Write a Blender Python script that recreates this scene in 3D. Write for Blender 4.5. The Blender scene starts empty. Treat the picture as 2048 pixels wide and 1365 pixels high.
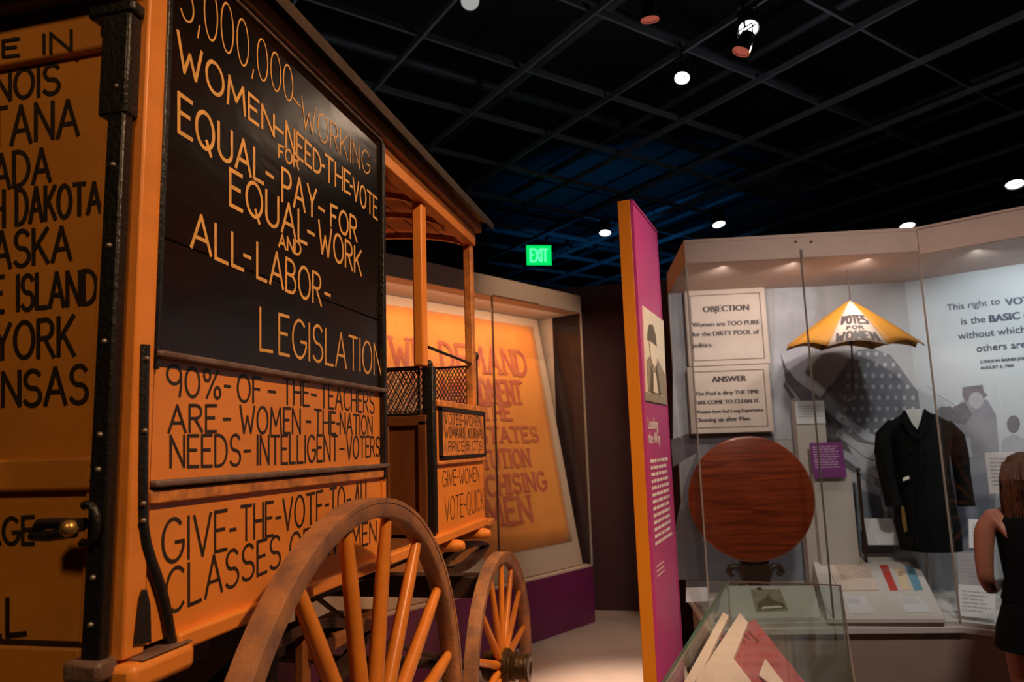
import bpy, bmesh, math, random
from mathutils import Vector, Matrix
random.seed(7)
PI = math.pi
R = math.radians
scn = bpy.context.scene
col = scn.collection

# ------------------------------------------------------------------ camera
FPX, PITCH, ROLL, YAW = 1464.0, 0.1437, -0.0321, 0.2347
EYE = Vector((0, 0, 1.68))
FW = Vector((-math.sin(YAW) * math.cos(PITCH), math.cos(YAW) * math.cos(PITCH), math.sin(PITCH)))
_rt = Vector((math.cos(YAW), math.sin(YAW), 0))
_up = _rt.cross(FW)
RT = _rt * math.cos(ROLL) + _up * math.sin(ROLL)
UP = -_rt * math.sin(ROLL) + _up * math.cos(ROLL)
cam_d = bpy.data.cameras.new('camera')
cam = bpy.data.objects.new('camera', cam_d)
col.objects.link(cam)
cam.matrix_world = Matrix(((RT.x, UP.x, -FW.x, EYE.x), (RT.y, UP.y, -FW.y, EYE.y), (RT.z, UP.z, -FW.z, EYE.z), (0, 0, 0, 1)))
cam_d.sensor_width = 36
cam_d.lens = FPX / 2048 * 36
cam_d.clip_start = 0.05
cam_d.clip_end = 100
cam_d.dof.use_dof = True
cam_d.dof.focus_distance = 1.9
cam_d.dof.aperture_fstop = 4.5
scn.camera = cam

# ------------------------------------------------------------------ world, exposure
w = bpy.data.worlds.new('world')
scn.world = w
w.use_nodes = True
w.node_tree.nodes['Background'].inputs[0].default_value = (0.5, 0.6, 0.75, 1)
w.node_tree.nodes['Background'].inputs[1].default_value = 0.012
scn.view_settings.view_transform = 'Standard'
scn.view_settings.look = 'None'
scn.view_settings.gamma = 1
scn.view_settings.use_curve_mapping = False
scn.view_settings.exposure = 0.0


def aim(o, target):
    o.rotation_euler = (Vector(target) - o.location).to_track_quat('-Z', 'Y').to_euler()


def spot(name, loc, target, power, color, angle=40, blend=0.6, size=0.06):
    d = bpy.data.lights.new(name, 'SPOT')
    d.energy = power; d.color = color; d.spot_size = R(angle); d.spot_blend = blend; d.shadow_soft_size = size
    o = bpy.data.objects.new(name, d); col.objects.link(o); o.location = loc; aim(o, target)
    return o


def area(name, loc, target, power, color, sx, sy):
    d = bpy.data.lights.new(name, 'AREA')
    d.shape = 'RECTANGLE'; d.size = sx; d.size_y = sy; d.energy = power; d.color = color
    o = bpy.data.objects.new(name, d); col.objects.link(o); o.location = loc; aim(o, target)
    return o


WARM = (1.0, 0.60, 0.33)
spot('wagon_track_spot', (1.9, 0.6, 4.4), (-0.9, 2.05, 1.45), 480, WARM, 46, 0.7, 0.10)
spot('wagon_front_spot', (1.3, 2.2, 4.4), (-0.8, 3.0, 1.2), 240, WARM, 40, 0.8, 0.08)
spot('wagon_far_spot', (0.62, 5.0, 4.30), (-0.9, 2.0, 2.0), 35, (1.0, 0.72, 0.5), 40, 0.8, 0.05)
spot('wagon_rear_spot', (-0.6, -2.4, 4.4), (-1.3, 1.0, 1.9), 150, (1.0, 0.62, 0.3), 40, 0.8, 0.30)
spot('platform_spot', (-0.55, 3.3, 4.4), (-0.42, 4.10, 0.33), 1400, (1.0, 0.80, 0.66), 22, 1.0, 0.10)
spot('kiosk_spot', (1.6, 2.0, 4.3), (-0.14, 3.2, 2.35), 150, (1.0, 0.85, 0.8), 17, 0.9, 0.05)
spot('kiosk_low_spot', (1.6, 2.2, 4.3), (-0.14, 3.2, 1.1), 45, (1.0, 0.85, 0.8), 26, 0.9, 0.05)
spot('kiosk_edge_spot', (-0.6, 1.2, 4.4), (-0.2, 2.9, 1.2), 110, (1.0, 0.75, 0.45), 26, 0.9, 0.05)
spot('blue_ceiling_wash', (-1.3, 9.2, 2.2), (-1.0, 10.8, 4.6), 420, (0.02, 0.36, 0.95), 76, 0.9, 0.05)
spot('gallery_front_spot', (1.3, 1.2, 4.4), (1.0, 4.6, 1.4), 320, (1.0, 0.84, 0.74), 56, 0.9, 0.2)
spot('book_box_spot', (0.7, 1.0, 4.4), (0.05, 2.5, 0.9), 200, (1.0, 0.78, 0.68), 22, 0.9, 0.08)
area('added_ceiling_fill_right', (0.9, 5.0, 2.95), (1.0, 5.2, 4.6), 12, (0.8, 0.9, 1.0), 1.2, 0.3)  # added unseen fill above the right case, brightens the ceiling bars
area('added_ceiling_fill_left', (-1.9, 4.6, 2.95), (-1.7, 4.9, 4.6), 8, (0.8, 0.9, 1.0), 0.5, 1.6)  # same kind of added fill, hidden above the banner case

# ------------------------------------------------------------------ helpers
ORG = {}


def ray(px, py):
    return FW + RT * ((px - 1024) / FPX) - UP * ((py - 682.5) / FPX)


def onp(px, py, n, c):
    """point of the plane n.P = c that stands at a place read off the photograph"""
    n = Vector(n); d = ray(px, py)
    return EYE + d * ((c - n.dot(EYE)) / n.dot(d))


class Frame:
    """local axes (u along the front, v into the case, z up)"""
    def __init__(s, o, d):
        s.o = Vector((o[0], o[1], 0)); s.d = Vector((d[0], d[1], 0)).normalized(); s.n = Vector((-s.d.y, s.d.x, 0))
        s.M = Matrix(((s.d.x, s.n.x, 0, s.o.x), (s.d.y, s.n.y, 0, s.o.y), (0, 0, 1, 0), (0, 0, 0, 1)))
    def loc(s, p):
        q = p - s.o
        return (q.dot(s.d), q.dot(s.n), p.z)
    def uz(s, px, py, v):
        p = onp(px, py, s.n, s.n.dot(s.o) + v)
        q = s.loc(p); return q[0], q[2]
    def w(s, u, v, z):
        return s.M @ Vector((u, v, z))


I4 = Matrix.Identity(4)


class MB:
    def __init__(s, M=None):
        s.v = []; s.f = []; s.M = M or I4
    def add(s, vs, fs):
        k = len(s.v)
        s.v += [s.M @ Vector(p) for p in vs]
        s.f += [tuple(i + k for i in f) for f in fs]
        return s
    def box(s, x0, x1, y0, y1, z0, z1):
        return s.hexa([(x0, y0, z0), (x1, y0, z0), (x1, y1, z0), (x0, y1, z0), (x0, y0, z1), (x1, y0, z1), (x1, y1, z1), (x0, y1, z1)])
    def hexa(s, p):
        return s.add(p, [(0, 3, 2, 1), (4, 5, 6, 7), (0, 1, 5, 4), (1, 2, 6, 5), (2, 3, 7, 6), (3, 0, 4, 7)])
    def slab(s, quad, n, t):
        n = Vector(n) * t
        q = [Vector(p) for p in quad]; m = len(q)
        vs = q + [p + n for p in q]
        fs = [tuple(range(m - 1, -1, -1)), tuple(range(m, 2 * m))] + [(i, (i + 1) % m, m + (i + 1) % m, m + i) for i in range(m)]
        return s.add(vs, fs)
    def ring(s, rings, closed=False, caps=True):
        k = len(s.v); n = len(rings[0]); m = len(rings)
        s.v += [s.M @ Vector(p) for r in rings for p in r]
        for i in range(m if closed else m - 1):
            a = k + i * n; b = k + ((i + 1) % m) * n
            s.f += [(a + j, a + (j + 1) % n, b + (j + 1) % n, b + j) for j in range(n)]
        if caps and not closed:
            s.f.append(tuple(k + j for j in range(n - 1, -1, -1)))
            s.f.append(tuple(k + (m - 1) * n + j for j in range(n)))
        return s
    def tube(s, pts, r, n=8, closed=False, flat=1.0, ref=(0, 0, 1)):
        pts = [Vector(p) for p in pts]; m = len(pts)
        rs = r if isinstance(r, (list, tuple)) else [r] * m
        rings = []
        for i, p in enumerate(pts):
            a = pts[(i - 1) % m] if (closed or i > 0) else p
            b = pts[(i + 1) % m] if (closed or i < m - 1) else p
            t = (b - a).normalized()
            x = t.cross(Vector(ref))
            if x.length < 1e-3: x = t.cross(Vector((1, 0, 0.01)))
            x.normalize(); y = x.cross(t)
            rings.append([p + x * rs[i] * math.cos(2 * PI * j / n) + y * rs[i] * flat * math.sin(2 * PI * j / n) for j in range(n)])
        return s.ring(rings, closed)
    def lathe(s, prof, c, axis, n=24, ref=(0, 0, 1)):
        """prof: list of (distance along axis, radius)"""
        c = Vector(c); ax = Vector(axis).normalized(); x = ax.cross(Vector(ref))
        if x.length < 1e-3: x = ax.cross(Vector((1, 0, 0)))
        x.normalize(); y = ax.cross(x)
        rings = [[c + ax * h + (x * math.cos(2 * PI * j / n) + y * math.sin(2 * PI * j / n)) * max(r, 1e-4) for j in range(n)] for h, r in prof]
        return s.ring(rings)
    def loft(s, secs, n=20, power=2.0):
        """secs: (centre, rx vector, ry vector)"""
        rings = []
        for c, a, b in secs:
            c = Vector(c); a = Vector(a); b = Vector(b); ring = []
            for j in range(n):
                t = 2 * PI * j / n; ct, st = math.cos(t), math.sin(t)
                k = (abs(ct) ** power + abs(st) ** power) ** (-1 / power)
                ring.append(c + a * ct * k + b * st * k)
            rings.append(ring)
        return s.ring(rings)
    def sphere(s, c, r, n=12, sc=(1, 1, 1)):
        c = Vector(c); rings = []
        for i in range(1, n):
            ph = PI * i / n
            rings.append([c + Vector((r * sc[0] * math.sin(ph) * math.cos(2 * PI * j / n), r * sc[1] * math.sin(ph) * math.sin(2 * PI * j / n), r * sc[2] * math.cos(ph))) for j in range(n)])
        return s.ring(rings)
    def build(s, name, m, parent=None, bevel=0, smooth=False, kind=None, label=None, cat=None, group=None, solid=0, sub=0, mods=None):
        vs = s.v
        lo = Vector((min(p.x for p in vs), min(p.y for p in vs), min(p.z for p in vs)))
        hi = Vector((max(p.x for p in vs), max(p.y for p in vs), max(p.z for p in vs)))
        o_w = Vector(((lo.x + hi.x) / 2, (lo.y + hi.y) / 2, lo.z))
        me = bpy.data.meshes.new(name)
        me.from_pydata([p - o_w for p in vs], [], s.f)
        bm = bmesh.new(); bm.from_mesh(me)
        bmesh.ops.recalc_face_normals(bm, faces=bm.faces)
        bm.to_mesh(me); bm.free()
        if smooth:
            for p in me.polygons: p.use_smooth = True
        me.materials.append(m)
        o = bpy.data.objects.new(name, me)
        col.objects.link(o)
        base = ORG.get(parent.name, Vector()) if parent else Vector()
        o.location = o_w - base
        if parent: o.parent = parent
        ORG[o.name] = o_w
        if solid:
            md = o.modifiers.new('solid', 'SOLIDIFY'); md.thickness = solid; md.offset = 0
        if sub:
            md = o.modifiers.new('sub', 'SUBSURF'); md.levels = sub; md.render_levels = sub
        if bevel:
            md = o.modifiers.new('bevel', 'BEVEL'); md.width = bevel; md.segments = 2; md.limit_method = 'ANGLE'; md.angle_limit = R(40)
            for p in me.polygons: p.use_smooth = True
            try:
                me.set_sharp_from_angle(angle=R(35))
            except Exception:
                pass
        elif smooth:
            try:
                me.set_sharp_from_angle(angle=R(50))
            except Exception:
                pass
        tag(o, kind, label, cat, group)
        return o


def tag(o, kind=None, label=None, cat=None, group=None):
    if kind: o['kind'] = kind
    if label: o['label'] = label
    if cat: o['category'] = cat
    if group: o['group'] = group
    return o


def thing(name, label, cat, loc, group=None):
    o = bpy.data.objects.new(name, None)
    col.objects.link(o); o.location = loc; o.empty_display_size = 0.1
    ORG[o.name] = Vector(loc)
    return tag(o, None, label, cat, group)


# ------------------------------------------------------------------ materials
def mat(name, c, rough=0.5, metal=0.0, var=0.0, scale=6.0, bump=0.0, bscale=60.0, stretch=(1, 1, 1), c2=None, spec=0.5, sheen=0.0, coat=0.0, trans=0.0):
    m = bpy.data.materials.new(name); m.use_nodes = True
    nt = m.node_tree; b = nt.nodes['Principled BSDF']
    b.inputs['Roughness'].default_value = rough
    b.inputs['Metallic'].default_value = metal
    b.inputs['Specular IOR Level'].default_value = spec
    if coat:
        b.inputs['Coat Weight'].default_value = coat; b.inputs['Coat Roughness'].default_value = 0.15
    if sheen: b.inputs['Sheen Weight'].default_value = sheen
    b.inputs['Base Color'].default_value = (*c, 1)
    tc = nt.nodes.new('ShaderNodeTexCoord'); mp = nt.nodes.new('ShaderNodeMapping'); mp.inputs['Scale'].default_value = stretch
    geo = nt.nodes.new('ShaderNodeNewGeometry')
    nt.links.new(geo.outputs['Position'], mp.inputs[0])
    if var or c2:
        nz = nt.nodes.new('ShaderNodeTexNoise'); nz.inputs['Scale'].default_value = scale; nz.inputs['Detail'].default_value = 6; nz.inputs['Roughness'].default_value = 0.6
        nt.links.new(mp.outputs[0], nz.inputs['Vector'])
        rp = nt.nodes.new('ShaderNodeValToRGB')
        k = c2 or tuple(x * (1 - var) for x in c)
        rp.color_ramp.elements[0].position = 0.32; rp.color_ramp.elements[0].color = (*k, 1)
        rp.color_ramp.elements[1].position = 0.62; rp.color_ramp.elements[1].color = (*c, 1)
        nt.links.new(nz.outputs[0], rp.inputs[0]); nt.links.new(rp.outputs[0], b.inputs['Base Color'])
    if bump:
        nb = nt.nodes.new('ShaderNodeTexNoise'); nb.inputs['Scale'].default_value = bscale; nb.inputs['Detail'].default_value = 4
        bp = nt.nodes.new('ShaderNodeBump'); bp.inputs['Strength'].default_value = bump; bp.inputs['Distance'].default_value = 0.01
        nt.links.new(mp.outputs[0], nb.inputs['Vector'])
        nt.links.new(nb.outputs[0], bp.inputs['Height']); nt.links.new(bp.outputs[0], b.inputs['Normal'])
    return m


def emit(name, c, s):
    m = bpy.data.materials.new(name); m.use_nodes = True
    nt = m.node_tree; nt.nodes.clear()
    e = nt.nodes.new('ShaderNodeEmission'); e.inputs[0].default_value = (*c, 1); e.inputs[1].default_value = s
    o = nt.nodes.new('ShaderNodeOutputMaterial'); nt.links.new(e.outputs[0], o.inputs[0])
    return m


def glass_mat(name, tint=(0.96, 0.98, 0.97), refl=1.0, rough=0.0):
    m = bpy.data.materials.new(name); m.use_nodes = True
    nt = m.node_tree; nt.nodes.clear()
    t = nt.nodes.new('ShaderNodeBsdfTransparent'); t.inputs[0].default_value = (*tint, 1)
    g = nt.nodes.new('ShaderNodeBsdfGlossy'); g.inputs['Roughness'].default_value = rough
    f = nt.nodes.new('ShaderNodeFresnel')
    # the same index seen from either side of the thin pane
    gn = nt.nodes.new('ShaderNodeNewGeometry'); mr = nt.nodes.new('ShaderNodeMapRange'); mr.inputs[3].default_value = 1.45; mr.inputs[4].default_value = 1 / 1.45
    nt.links.new(gn.outputs['Backfacing'], mr.inputs[0]); nt.links.new(mr.outputs[0], f.inputs[0])
    mu = nt.nodes.new('ShaderNodeMath'); mu.operation = 'MULTIPLY'; mu.inputs[1].default_value = refl
    mx = nt.nodes.new('ShaderNodeMixShader'); o = nt.nodes.new('ShaderNodeOutputMaterial')
    nt.links.new(f.outputs[0], mu.inputs[0]); nt.links.new(mu.outputs[0], mx.inputs[0])
    nt.links.new(t.outputs[0], mx.inputs[1]); nt.links.new(g.outputs[0], mx.inputs[2]); nt.links.new(mx.outputs[0], o.inputs[0])
    return m


M = {}
M['orange'] = mat('orange_paint', (0.86, 0.29, 0.045), 0.42, var=0.16, scale=9, bump=0.03, bscale=90, stretch=(1, 0.3, 1))
M['cornice'] = mat('shade_darkened_ochre_paint', (0.34, 0.12, 0.022), 0.6, c2=(0.20, 0.065, 0.014), scale=10, bump=0.15)  # ochre darkened in colour for shade under the roof overhang; brake parts share it
M['orange_rear'] = mat('ochre_paint', (0.72, 0.27, 0.035), 0.5, var=0.2, scale=5, bump=0.03, bscale=60)
M['orange_worn'] = mat('worn_orange_paint', (0.80, 0.29, 0.06), 0.5, c2=(0.34, 0.13, 0.05), scale=22, bump=0.25, bscale=120)
M['rim'] = mat('weathered_wheel_paint', (0.46, 0.20, 0.085), 0.5, c2=(0.22, 0.115, 0.08), scale=14, bump=0.25, bscale=90)
M['spoke'] = mat('amber_spoke_paint', (0.86, 0.28, 0.035), 0.34, var=0.18, scale=12, bump=0.08)
M['sign_black'] = mat('black_paint_brown_reflections', (0.004, 0.003, 0.0025), 0.26, c2=(0.020, 0.008, 0.004), scale=3, bump=0.22, bscale=12, stretch=(1, 0.5, 1), spec=0.18)  # the brown tone is a warm reflection painted into the black
M['black'] = mat('black_iron_paint', (0.012, 0.011, 0.011), 0.38, bump=0.25, bscale=110, var=0.3)
M['bolt'] = mat('worn_bolt_steel', (0.28, 0.24, 0.21), 0.4, metal=0.7)
M['brass'] = mat('old_brass', (0.55, 0.34, 0.10), 0.35, metal=0.8)
M['greystrip'] = mat('worn_grey_edge', (0.20, 0.13, 0.11), 0.45, c2=(0.10, 0.055, 0.04), scale=16, bump=0.3)
M['letter_yellow'] = mat('yellow_lettering', (0.90, 0.47, 0.12), 0.5, var=0.25, scale=30)
M['letter_black'] = mat('black_lettering', (0.030, 0.018, 0.012), 0.5, var=0.3, scale=30)
M['under'] = mat('dark_undercarriage', (0.05, 0.022, 0.014), 0.6, var=0.5, scale=8, bump=0.3)
M['roof'] = mat('dark_roof_canvas', (0.055, 0.028, 0.016), 0.7, var=0.4, scale=12, bump=0.2)
M['ceilwood'] = mat('brown_orange_boards', (0.66, 0.17, 0.035), 0.55, var=0.3, scale=6, bump=0.1, stretch=(0.4, 3, 3))
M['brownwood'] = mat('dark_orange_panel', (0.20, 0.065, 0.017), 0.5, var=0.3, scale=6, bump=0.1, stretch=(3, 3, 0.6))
M['hub'] = mat('greasy_iron_hub', (0.035, 0.022, 0.010), 0.28, metal=0.4, c2=(0.10, 0.055, 0.02), scale=30, bump=0.4)
M['casewhite'] = mat('warm_case_paint', (0.44, 0.36, 0.32), 0.6, var=0.06, scale=3)
M['fascia'] = mat('taupe_case_fascia', (0.62, 0.46, 0.39), 0.6, var=0.1, scale=5)
M['deck'] = mat('pale_case_deck', (0.62, 0.58, 0.55), 0.45, var=0.05)
M['base'] = mat('taupe_case_base', (0.36, 0.26, 0.22), 0.6, var=0.1)
M['plum'] = mat('plum_plinth_paint', (0.16, 0.018, 0.085), 0.4, var=0.15, scale=3)
M['maroon'] = mat('maroon_wall_paint', (0.045, 0.008, 0.010), 0.7, c2=(0.035, 0.009, 0.012), scale=2)
M['platform'] = mat('beige_platform', (0.52, 0.38, 0.30), 0.55, var=0.08, scale=6, bump=0.03)
M['floor'] = mat('grey_gallery_carpet', (0.10, 0.08, 0.075), 0.9, var=0.3, scale=80, bump=0.3, bscale=300)
M['blackwall'] = mat('black_wall', (0.006, 0.006, 0.007), 0.8, var=0.2)
M['ceil'] = mat('black_ceiling', (0.002, 0.002, 0.0025), 0.8, var=0.3, scale=1.5)
M['grid'] = mat('black_grid_bar', (0.075, 0.075, 0.08), 0.5, var=0.3)
M['pipe'] = mat('grey_service_pipe', (0.035, 0.035, 0.04), 0.5, var=0.3)
M['cream'] = mat('cream_backing_board', (0.60, 0.42, 0.32), 0.7, var=0.05, scale=4)
M['banner'] = mat('orange_cloth', (0.84, 0.30, 0.05), 0.8, c2=(0.76, 0.24, 0.035), scale=3.5, bump=0.12, bscale=25, sheen=0.2)
M['banner_red'] = mat('faded_red_lettering', (0.50, 0.10, 0.06), 0.8, c2=(0.60, 0.18, 0.07), scale=14)
M['magenta'] = mat('magenta_print', (0.52, 0.05, 0.25), 0.4, c2=(0.42, 0.05, 0.22), scale=1.2)
M['kiosk_orange'] = mat('orange_laminate', (0.70, 0.24, 0.01), 0.5, var=0.05)
M['photo_light'] = mat('photo_cream_tone', (0.82, 0.76, 0.62), 0.5, var=0.1, scale=20)
M['photo_dark'] = mat('photo_olive_tone', (0.13, 0.11, 0.07), 0.5, var=0.3, scale=20)
M['photo_mid'] = mat('photo_mid_tone', (0.36, 0.31, 0.23), 0.5, var=0.3, scale=30)
M['white'] = mat('white_print', (0.85, 0.78, 0.78), 0.5, var=0.05)
M['poster'] = mat('buff_poster_board', (0.56, 0.45, 0.38), 0.6, var=0.08, scale=10)
M['poster_edge'] = mat('brown_poster_line', (0.14, 0.07, 0.05), 0.6, var=0.2)
M['ink'] = mat('dark_brown_ink', (0.055, 0.035, 0.035), 0.6, var=0.2)
M['navy'] = mat('navy_vinyl_lettering', (0.030, 0.040, 0.085), 0.5, var=0.1)
M['mural'] = mat('pale_grey_mural', (0.40, 0.39, 0.40), 0.7, c2=(0.34, 0.33, 0.34), scale=1.2)
M['mural_cool'] = mat('cool_white_mural', (0.50, 0.54, 0.57), 0.7, c2=(0.43, 0.46, 0.50), scale=1.0)
M['m_dark'] = mat('mural_dark_grey', (0.105, 0.090, 0.105), 0.7, c2=(0.15, 0.13, 0.15), scale=7)
M['m_mid'] = mat('mural_mid_grey', (0.20, 0.19, 0.215), 0.7, c2=(0.14, 0.13, 0.15), scale=9)
M['m_soft'] = mat('mural_soft_grey', (0.29, 0.29, 0.33), 0.7, c2=(0.22, 0.22, 0.26), scale=6)
M['m_light'] = mat('mural_light_grey', (0.42, 0.42, 0.46), 0.7, c2=(0.34, 0.34, 0.38), scale=9)
M['m_blue'] = mat('mural_blue_grey', (0.22, 0.25, 0.31), 0.7, c2=(0.17, 0.19, 0.24), scale=7)
M['column'] = mat('ivory_column', (0.52, 0.47, 0.43), 0.6, var=0.04)
M['card'] = mat('white_label_card', (0.66, 0.66, 0.68), 0.5, var=0.04)
M['print_grey'] = mat('grey_fine_print', (0.38, 0.38, 0.42), 0.6)
M['purple'] = mat('purple_label', (0.19, 0.025, 0.19), 0.5, var=0.1)
M['lilac'] = mat('lilac_fine_print', (0.55, 0.35, 0.55), 0.6)
M['paper'] = mat('aged_document_paper', (0.66, 0.54, 0.46), 0.7, var=0.1, scale=12)
M['sepia'] = mat('sepia_ink', (0.30, 0.17, 0.12), 0.7)
M['rib_red'] = mat('red_ribbon_silk', (0.60, 0.06, 0.05), 0.5, var=0.2, scale=30)
M['rib_cream'] = mat('cream_ribbon_silk', (0.82, 0.62, 0.42), 0.5, var=0.1)
M['rib_blue'] = mat('blue_ribbon_silk', (0.16, 0.34, 0.46), 0.5, var=0.2, scale=30)
M['umb'] = mat('yellow_umbrella_cloth', (0.40, 0.165, 0.007), 0.7, var=0.12, scale=8, bump=0.08)
M['umb_w'] = mat('white_umbrella_panel', (0.52, 0.41, 0.34), 0.7, var=0.08, scale=10)
M['cane'] = mat('dark_brown_stick', (0.045, 0.022, 0.015), 0.35, var=0.3)
M['coat'] = mat('black_wool', (0.0045, 0.005, 0.005), 0.95, var=0.35, scale=14, bump=0.35, bscale=120, spec=0.15)
M['shirt'] = mat('white_shirt_form', (0.60, 0.58, 0.55), 0.8, var=0.05)
M['steel'] = mat('brushed_steel', (0.4, 0.4, 0.4), 0.3, metal=0.9)
M['can'] = mat('black_lamp_can', (0.012, 0.012, 0.014), 0.4, var=0.2)
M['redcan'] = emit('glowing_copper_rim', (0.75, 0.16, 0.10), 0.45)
M['skin'] = mat('skin', (0.38, 0.15, 0.09), 0.5, var=0.08, scale=20)
M['hair'] = mat('auburn_hair', (0.05, 0.017, 0.007), 0.4, c2=(0.13, 0.045, 0.015), scale=30, stretch=(6, 6, 0.5), bump=0.5, bscale=60)
M['blacktop'] = mat('black_jersey', (0.004, 0.004, 0.005), 0.95, var=0.3, bump=0.2, spec=0.15)
M['teal'] = mat('dark_teal_cloth', (0.006, 0.045, 0.045), 0.8, var=0.3, bump=0.3)
M['pinkcover'] = mat('rose_red_cover', (0.42, 0.07, 0.085), 0.55, c2=(0.34, 0.05, 0.07), scale=12)
M['pinkpage'] = mat('pink_white_page', (0.80, 0.60, 0.58), 0.6, var=0.05)
M['pinkink'] = mat('dark_rose_ink', (0.22, 0.02, 0.03), 0.6)
M['edgegreen'] = mat('green_glass_edge', (0.035, 0.10, 0.06), 0.15, var=0.2, spec=0.8)
M['edgegrey'] = mat('grey_glass_edge', (0.16, 0.13, 0.10), 0.3, var=0.2)
M['edgelight'] = mat('pale_glass_edge', (0.42, 0.36, 0.30), 0.3, var=0.2)
M['glass'] = glass_mat('case_glass', refl=0.6)
M['glass2'] = glass_mat('box_glass', (0.94, 0.98, 0.95), 0.45)

# wood of the tilt-top table: turned-mahogany figure with horizontal grain
m = bpy.data.materials.new('red_mahogany'); m.use_nodes = True; nt = m.node_tree; b = nt.nodes['Principled BSDF']
b.inputs['Roughness'].default_value = 0.28; b.inputs['Coat Weight'].default_value = 0.25
geo = nt.nodes.new('ShaderNodeNewGeometry'); mp = nt.nodes.new('ShaderNodeMapping'); mp.inputs['Scale'].default_value = (1.2, 1.2, 16)
nz = nt.nodes.new('ShaderNodeTexNoise'); nz.inputs['Scale'].default_value = 3.0; nz.inputs['Detail'].default_value = 8; nz.inputs['Roughness'].default_value = 0.62; nz.inputs['Distortion'].default_value = 0.6
rp = nt.nodes.new('ShaderNodeValToRGB')
rp.color_ramp.elements[0].position = 0.3; rp.color_ramp.elements[0].color = (0.09, 0.014, 0.006, 1)
rp.color_ramp.elements[1].position = 0.7; rp.color_ramp.elements[1].color = (0.32, 0.055, 0.015, 1)
nt.links.new(geo.outputs['Position'], mp.inputs[0]); nt.links.new(mp.outputs[0], nz.inputs['Vector']); nt.links.new(nz.outputs[0], rp.inputs[0]); nt.links.new(rp.outputs[0], b.inputs['Base Color'])
M['mahogany'] = m


# ------------------------------------------------------------------ lettering
def arc(cx, cy, rx, ry, a0, a1, n=None):
    n = n or max(4, int(abs(a1 - a0) / 15))
    return [(cx + rx * math.cos(R(a0 + (a1 - a0) * i / n)), cy + ry * math.sin(R(a0 + (a1 - a0) * i / n))) for i in range(n + 1)]


G = {
    'A': (.72, [[(0, 0), (.36, 1), (.72, 0)], [(.12, .34), (.60, .34)]]),
    'B': (.56, [[(0, 0), (0, 1), (.25, 1)] + arc(.25, .77, .26, .23, 90, -90) + [(0, .54)], [(.25, .54)] + arc(.27, .27, .29, .27, 90, -90) + [(0, 0)]]),
    'C': (.66, [arc(.38, .5, .38, .5, 48, 312)]),
    'D': (.64, [[(0, 0), (0, 1), (.18, 1)] + arc(.18, .5, .46, .5, 90, -90) + [(0, 0)]]),
    'E': (.50, [[(.50, 1), (0, 1), (0, 0), (.50, 0)], [(0, .53), (.40, .53)]]),
    'F': (.50, [[(.50, 1), (0, 1), (0, 0)], [(0, .53), (.40, .53)]]),
    'G': (.72, [arc(.38, .5, .38, .5, 48, 340) + [(.74, .44), (.46, .44)]]),
    'H': (.58, [[(0, 0), (0, 1)], [(.58, 0), (.58, 1)], [(0, .5), (.58, .5)]]),
    'I': (.05, [[(.025, 0), (.025, 1)]]),
    'J': (.40, [[(.40, 1), (.40, .25)] + arc(.2, .22, .2, .22, 0, -160)]),
    'K': (.58, [[(0, 0), (0, 1)], [(.56, 1), (.02, .40)], [(.18, .55), (.58, 0)]]),
    'L': (.48, [[(0, 1), (0, 0), (.48, 0)]]),
    'M': (.80, [[(0, 0), (.08, 1), (.40, .30), (.72, 1), (.80, 0)]]),
    'N': (.62, [[(0, 0), (0, 1), (.62, 0), (.62, 1)]]),
    'O': (.72, [arc(.36, .5, .36, .5, 90, 450)]),
    'P': (.54, [[(0, 0), (0, 1), (.25, 1)] + arc(.27, .74, .27, .26, 90, -90) + [(0, .48)]]),
    'Q': (.74, [arc(.36, .5, .36, .5, 90, 450), [(.42, .22), (.60, -.12)]]),
    'R': (.58, [[(0, 0), (0, 1), (.25, 1)] + arc(.27, .75, .27, .25, 90, -90) + [(0, .5)], [(.24, .5), (.58, 0)]]),
    'S': (.58, [arc(.30, .745, .27, .255, 30, 262) + arc(.28, .25, .30, .25, 80, -150)]),
    'T': (.62, [[(0, 1), (.62, 1)], [(.31, 1), (.31, 0)]]),
    'U': (.60, [[(0, 1), (0, .3)] + arc(.30, .3, .30, .3, 180, 360) + [(.60, 1)]]),
    'V': (.66, [[(0, 1), (.33, 0), (.66, 1)]]),
    'W': (.92, [[(0, 1), (.24, 0), (.46, .62), (.68, 0), (.92, 1)]]),
    'X': (.62, [[(0, 0), (.62, 1)], [(0, 1), (.62, 0)]]),
    'Y': (.62, [[(0, 1), (.31, .46), (.62, 1)], [(.31, .46), (.31, 0)]]),
    'Z': (.56, [[(0, 1), (.56, 1), (0, 0), (.56, 0)]]),
    '0': (.60, [arc(.30, .5, .30, .5, 90, 450)]),
    '1': (.20, [[(0, .8), (.15, 1), (.15, 0)]]),
    '3': (.52, [arc(.25, .74, .25, .26, 150, -80) + arc(.25, .25, .28, .26, 80, -150)]),
    '5': (.52, [[(.48, 1), (.06, 1), (.04, .56)] + arc(.24, .32, .28, .31, 110, -140)]),
    '9': (.56, [arc(.28, .70, .28, .30, 0, 360) + [(.56, .35), (.50, 0)]]),
    '%': (.80, [arc(.16, .80, .14, .20, 0, 360), arc(.64, .20, .14, .20, 0, 360), [(.66, 1), (.14, 0)]]),
    '-': (.26, [[(0, .48), (.26, .48)]]),
    ',': (.10, [[(.08, .08), (.0, -.14)]]),
    "'": (.06, [[(.03, 1), (.02, .8)]]),
    '.': (.06, [[(.02, 0), (.05, .02)]]),
    '$': (.56, [arc(.30, .745, .27, .255, 30, 262) + arc(.28, .25, .30, .25, 80, -150), [(.29, 1.1), (.29, -.1)]]),
    ' ': (.38, []),
}
GAP = 0.19


def advance(t, gap=GAP):
    return sum(G[c][0] + gap for c in t) - gap


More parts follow.
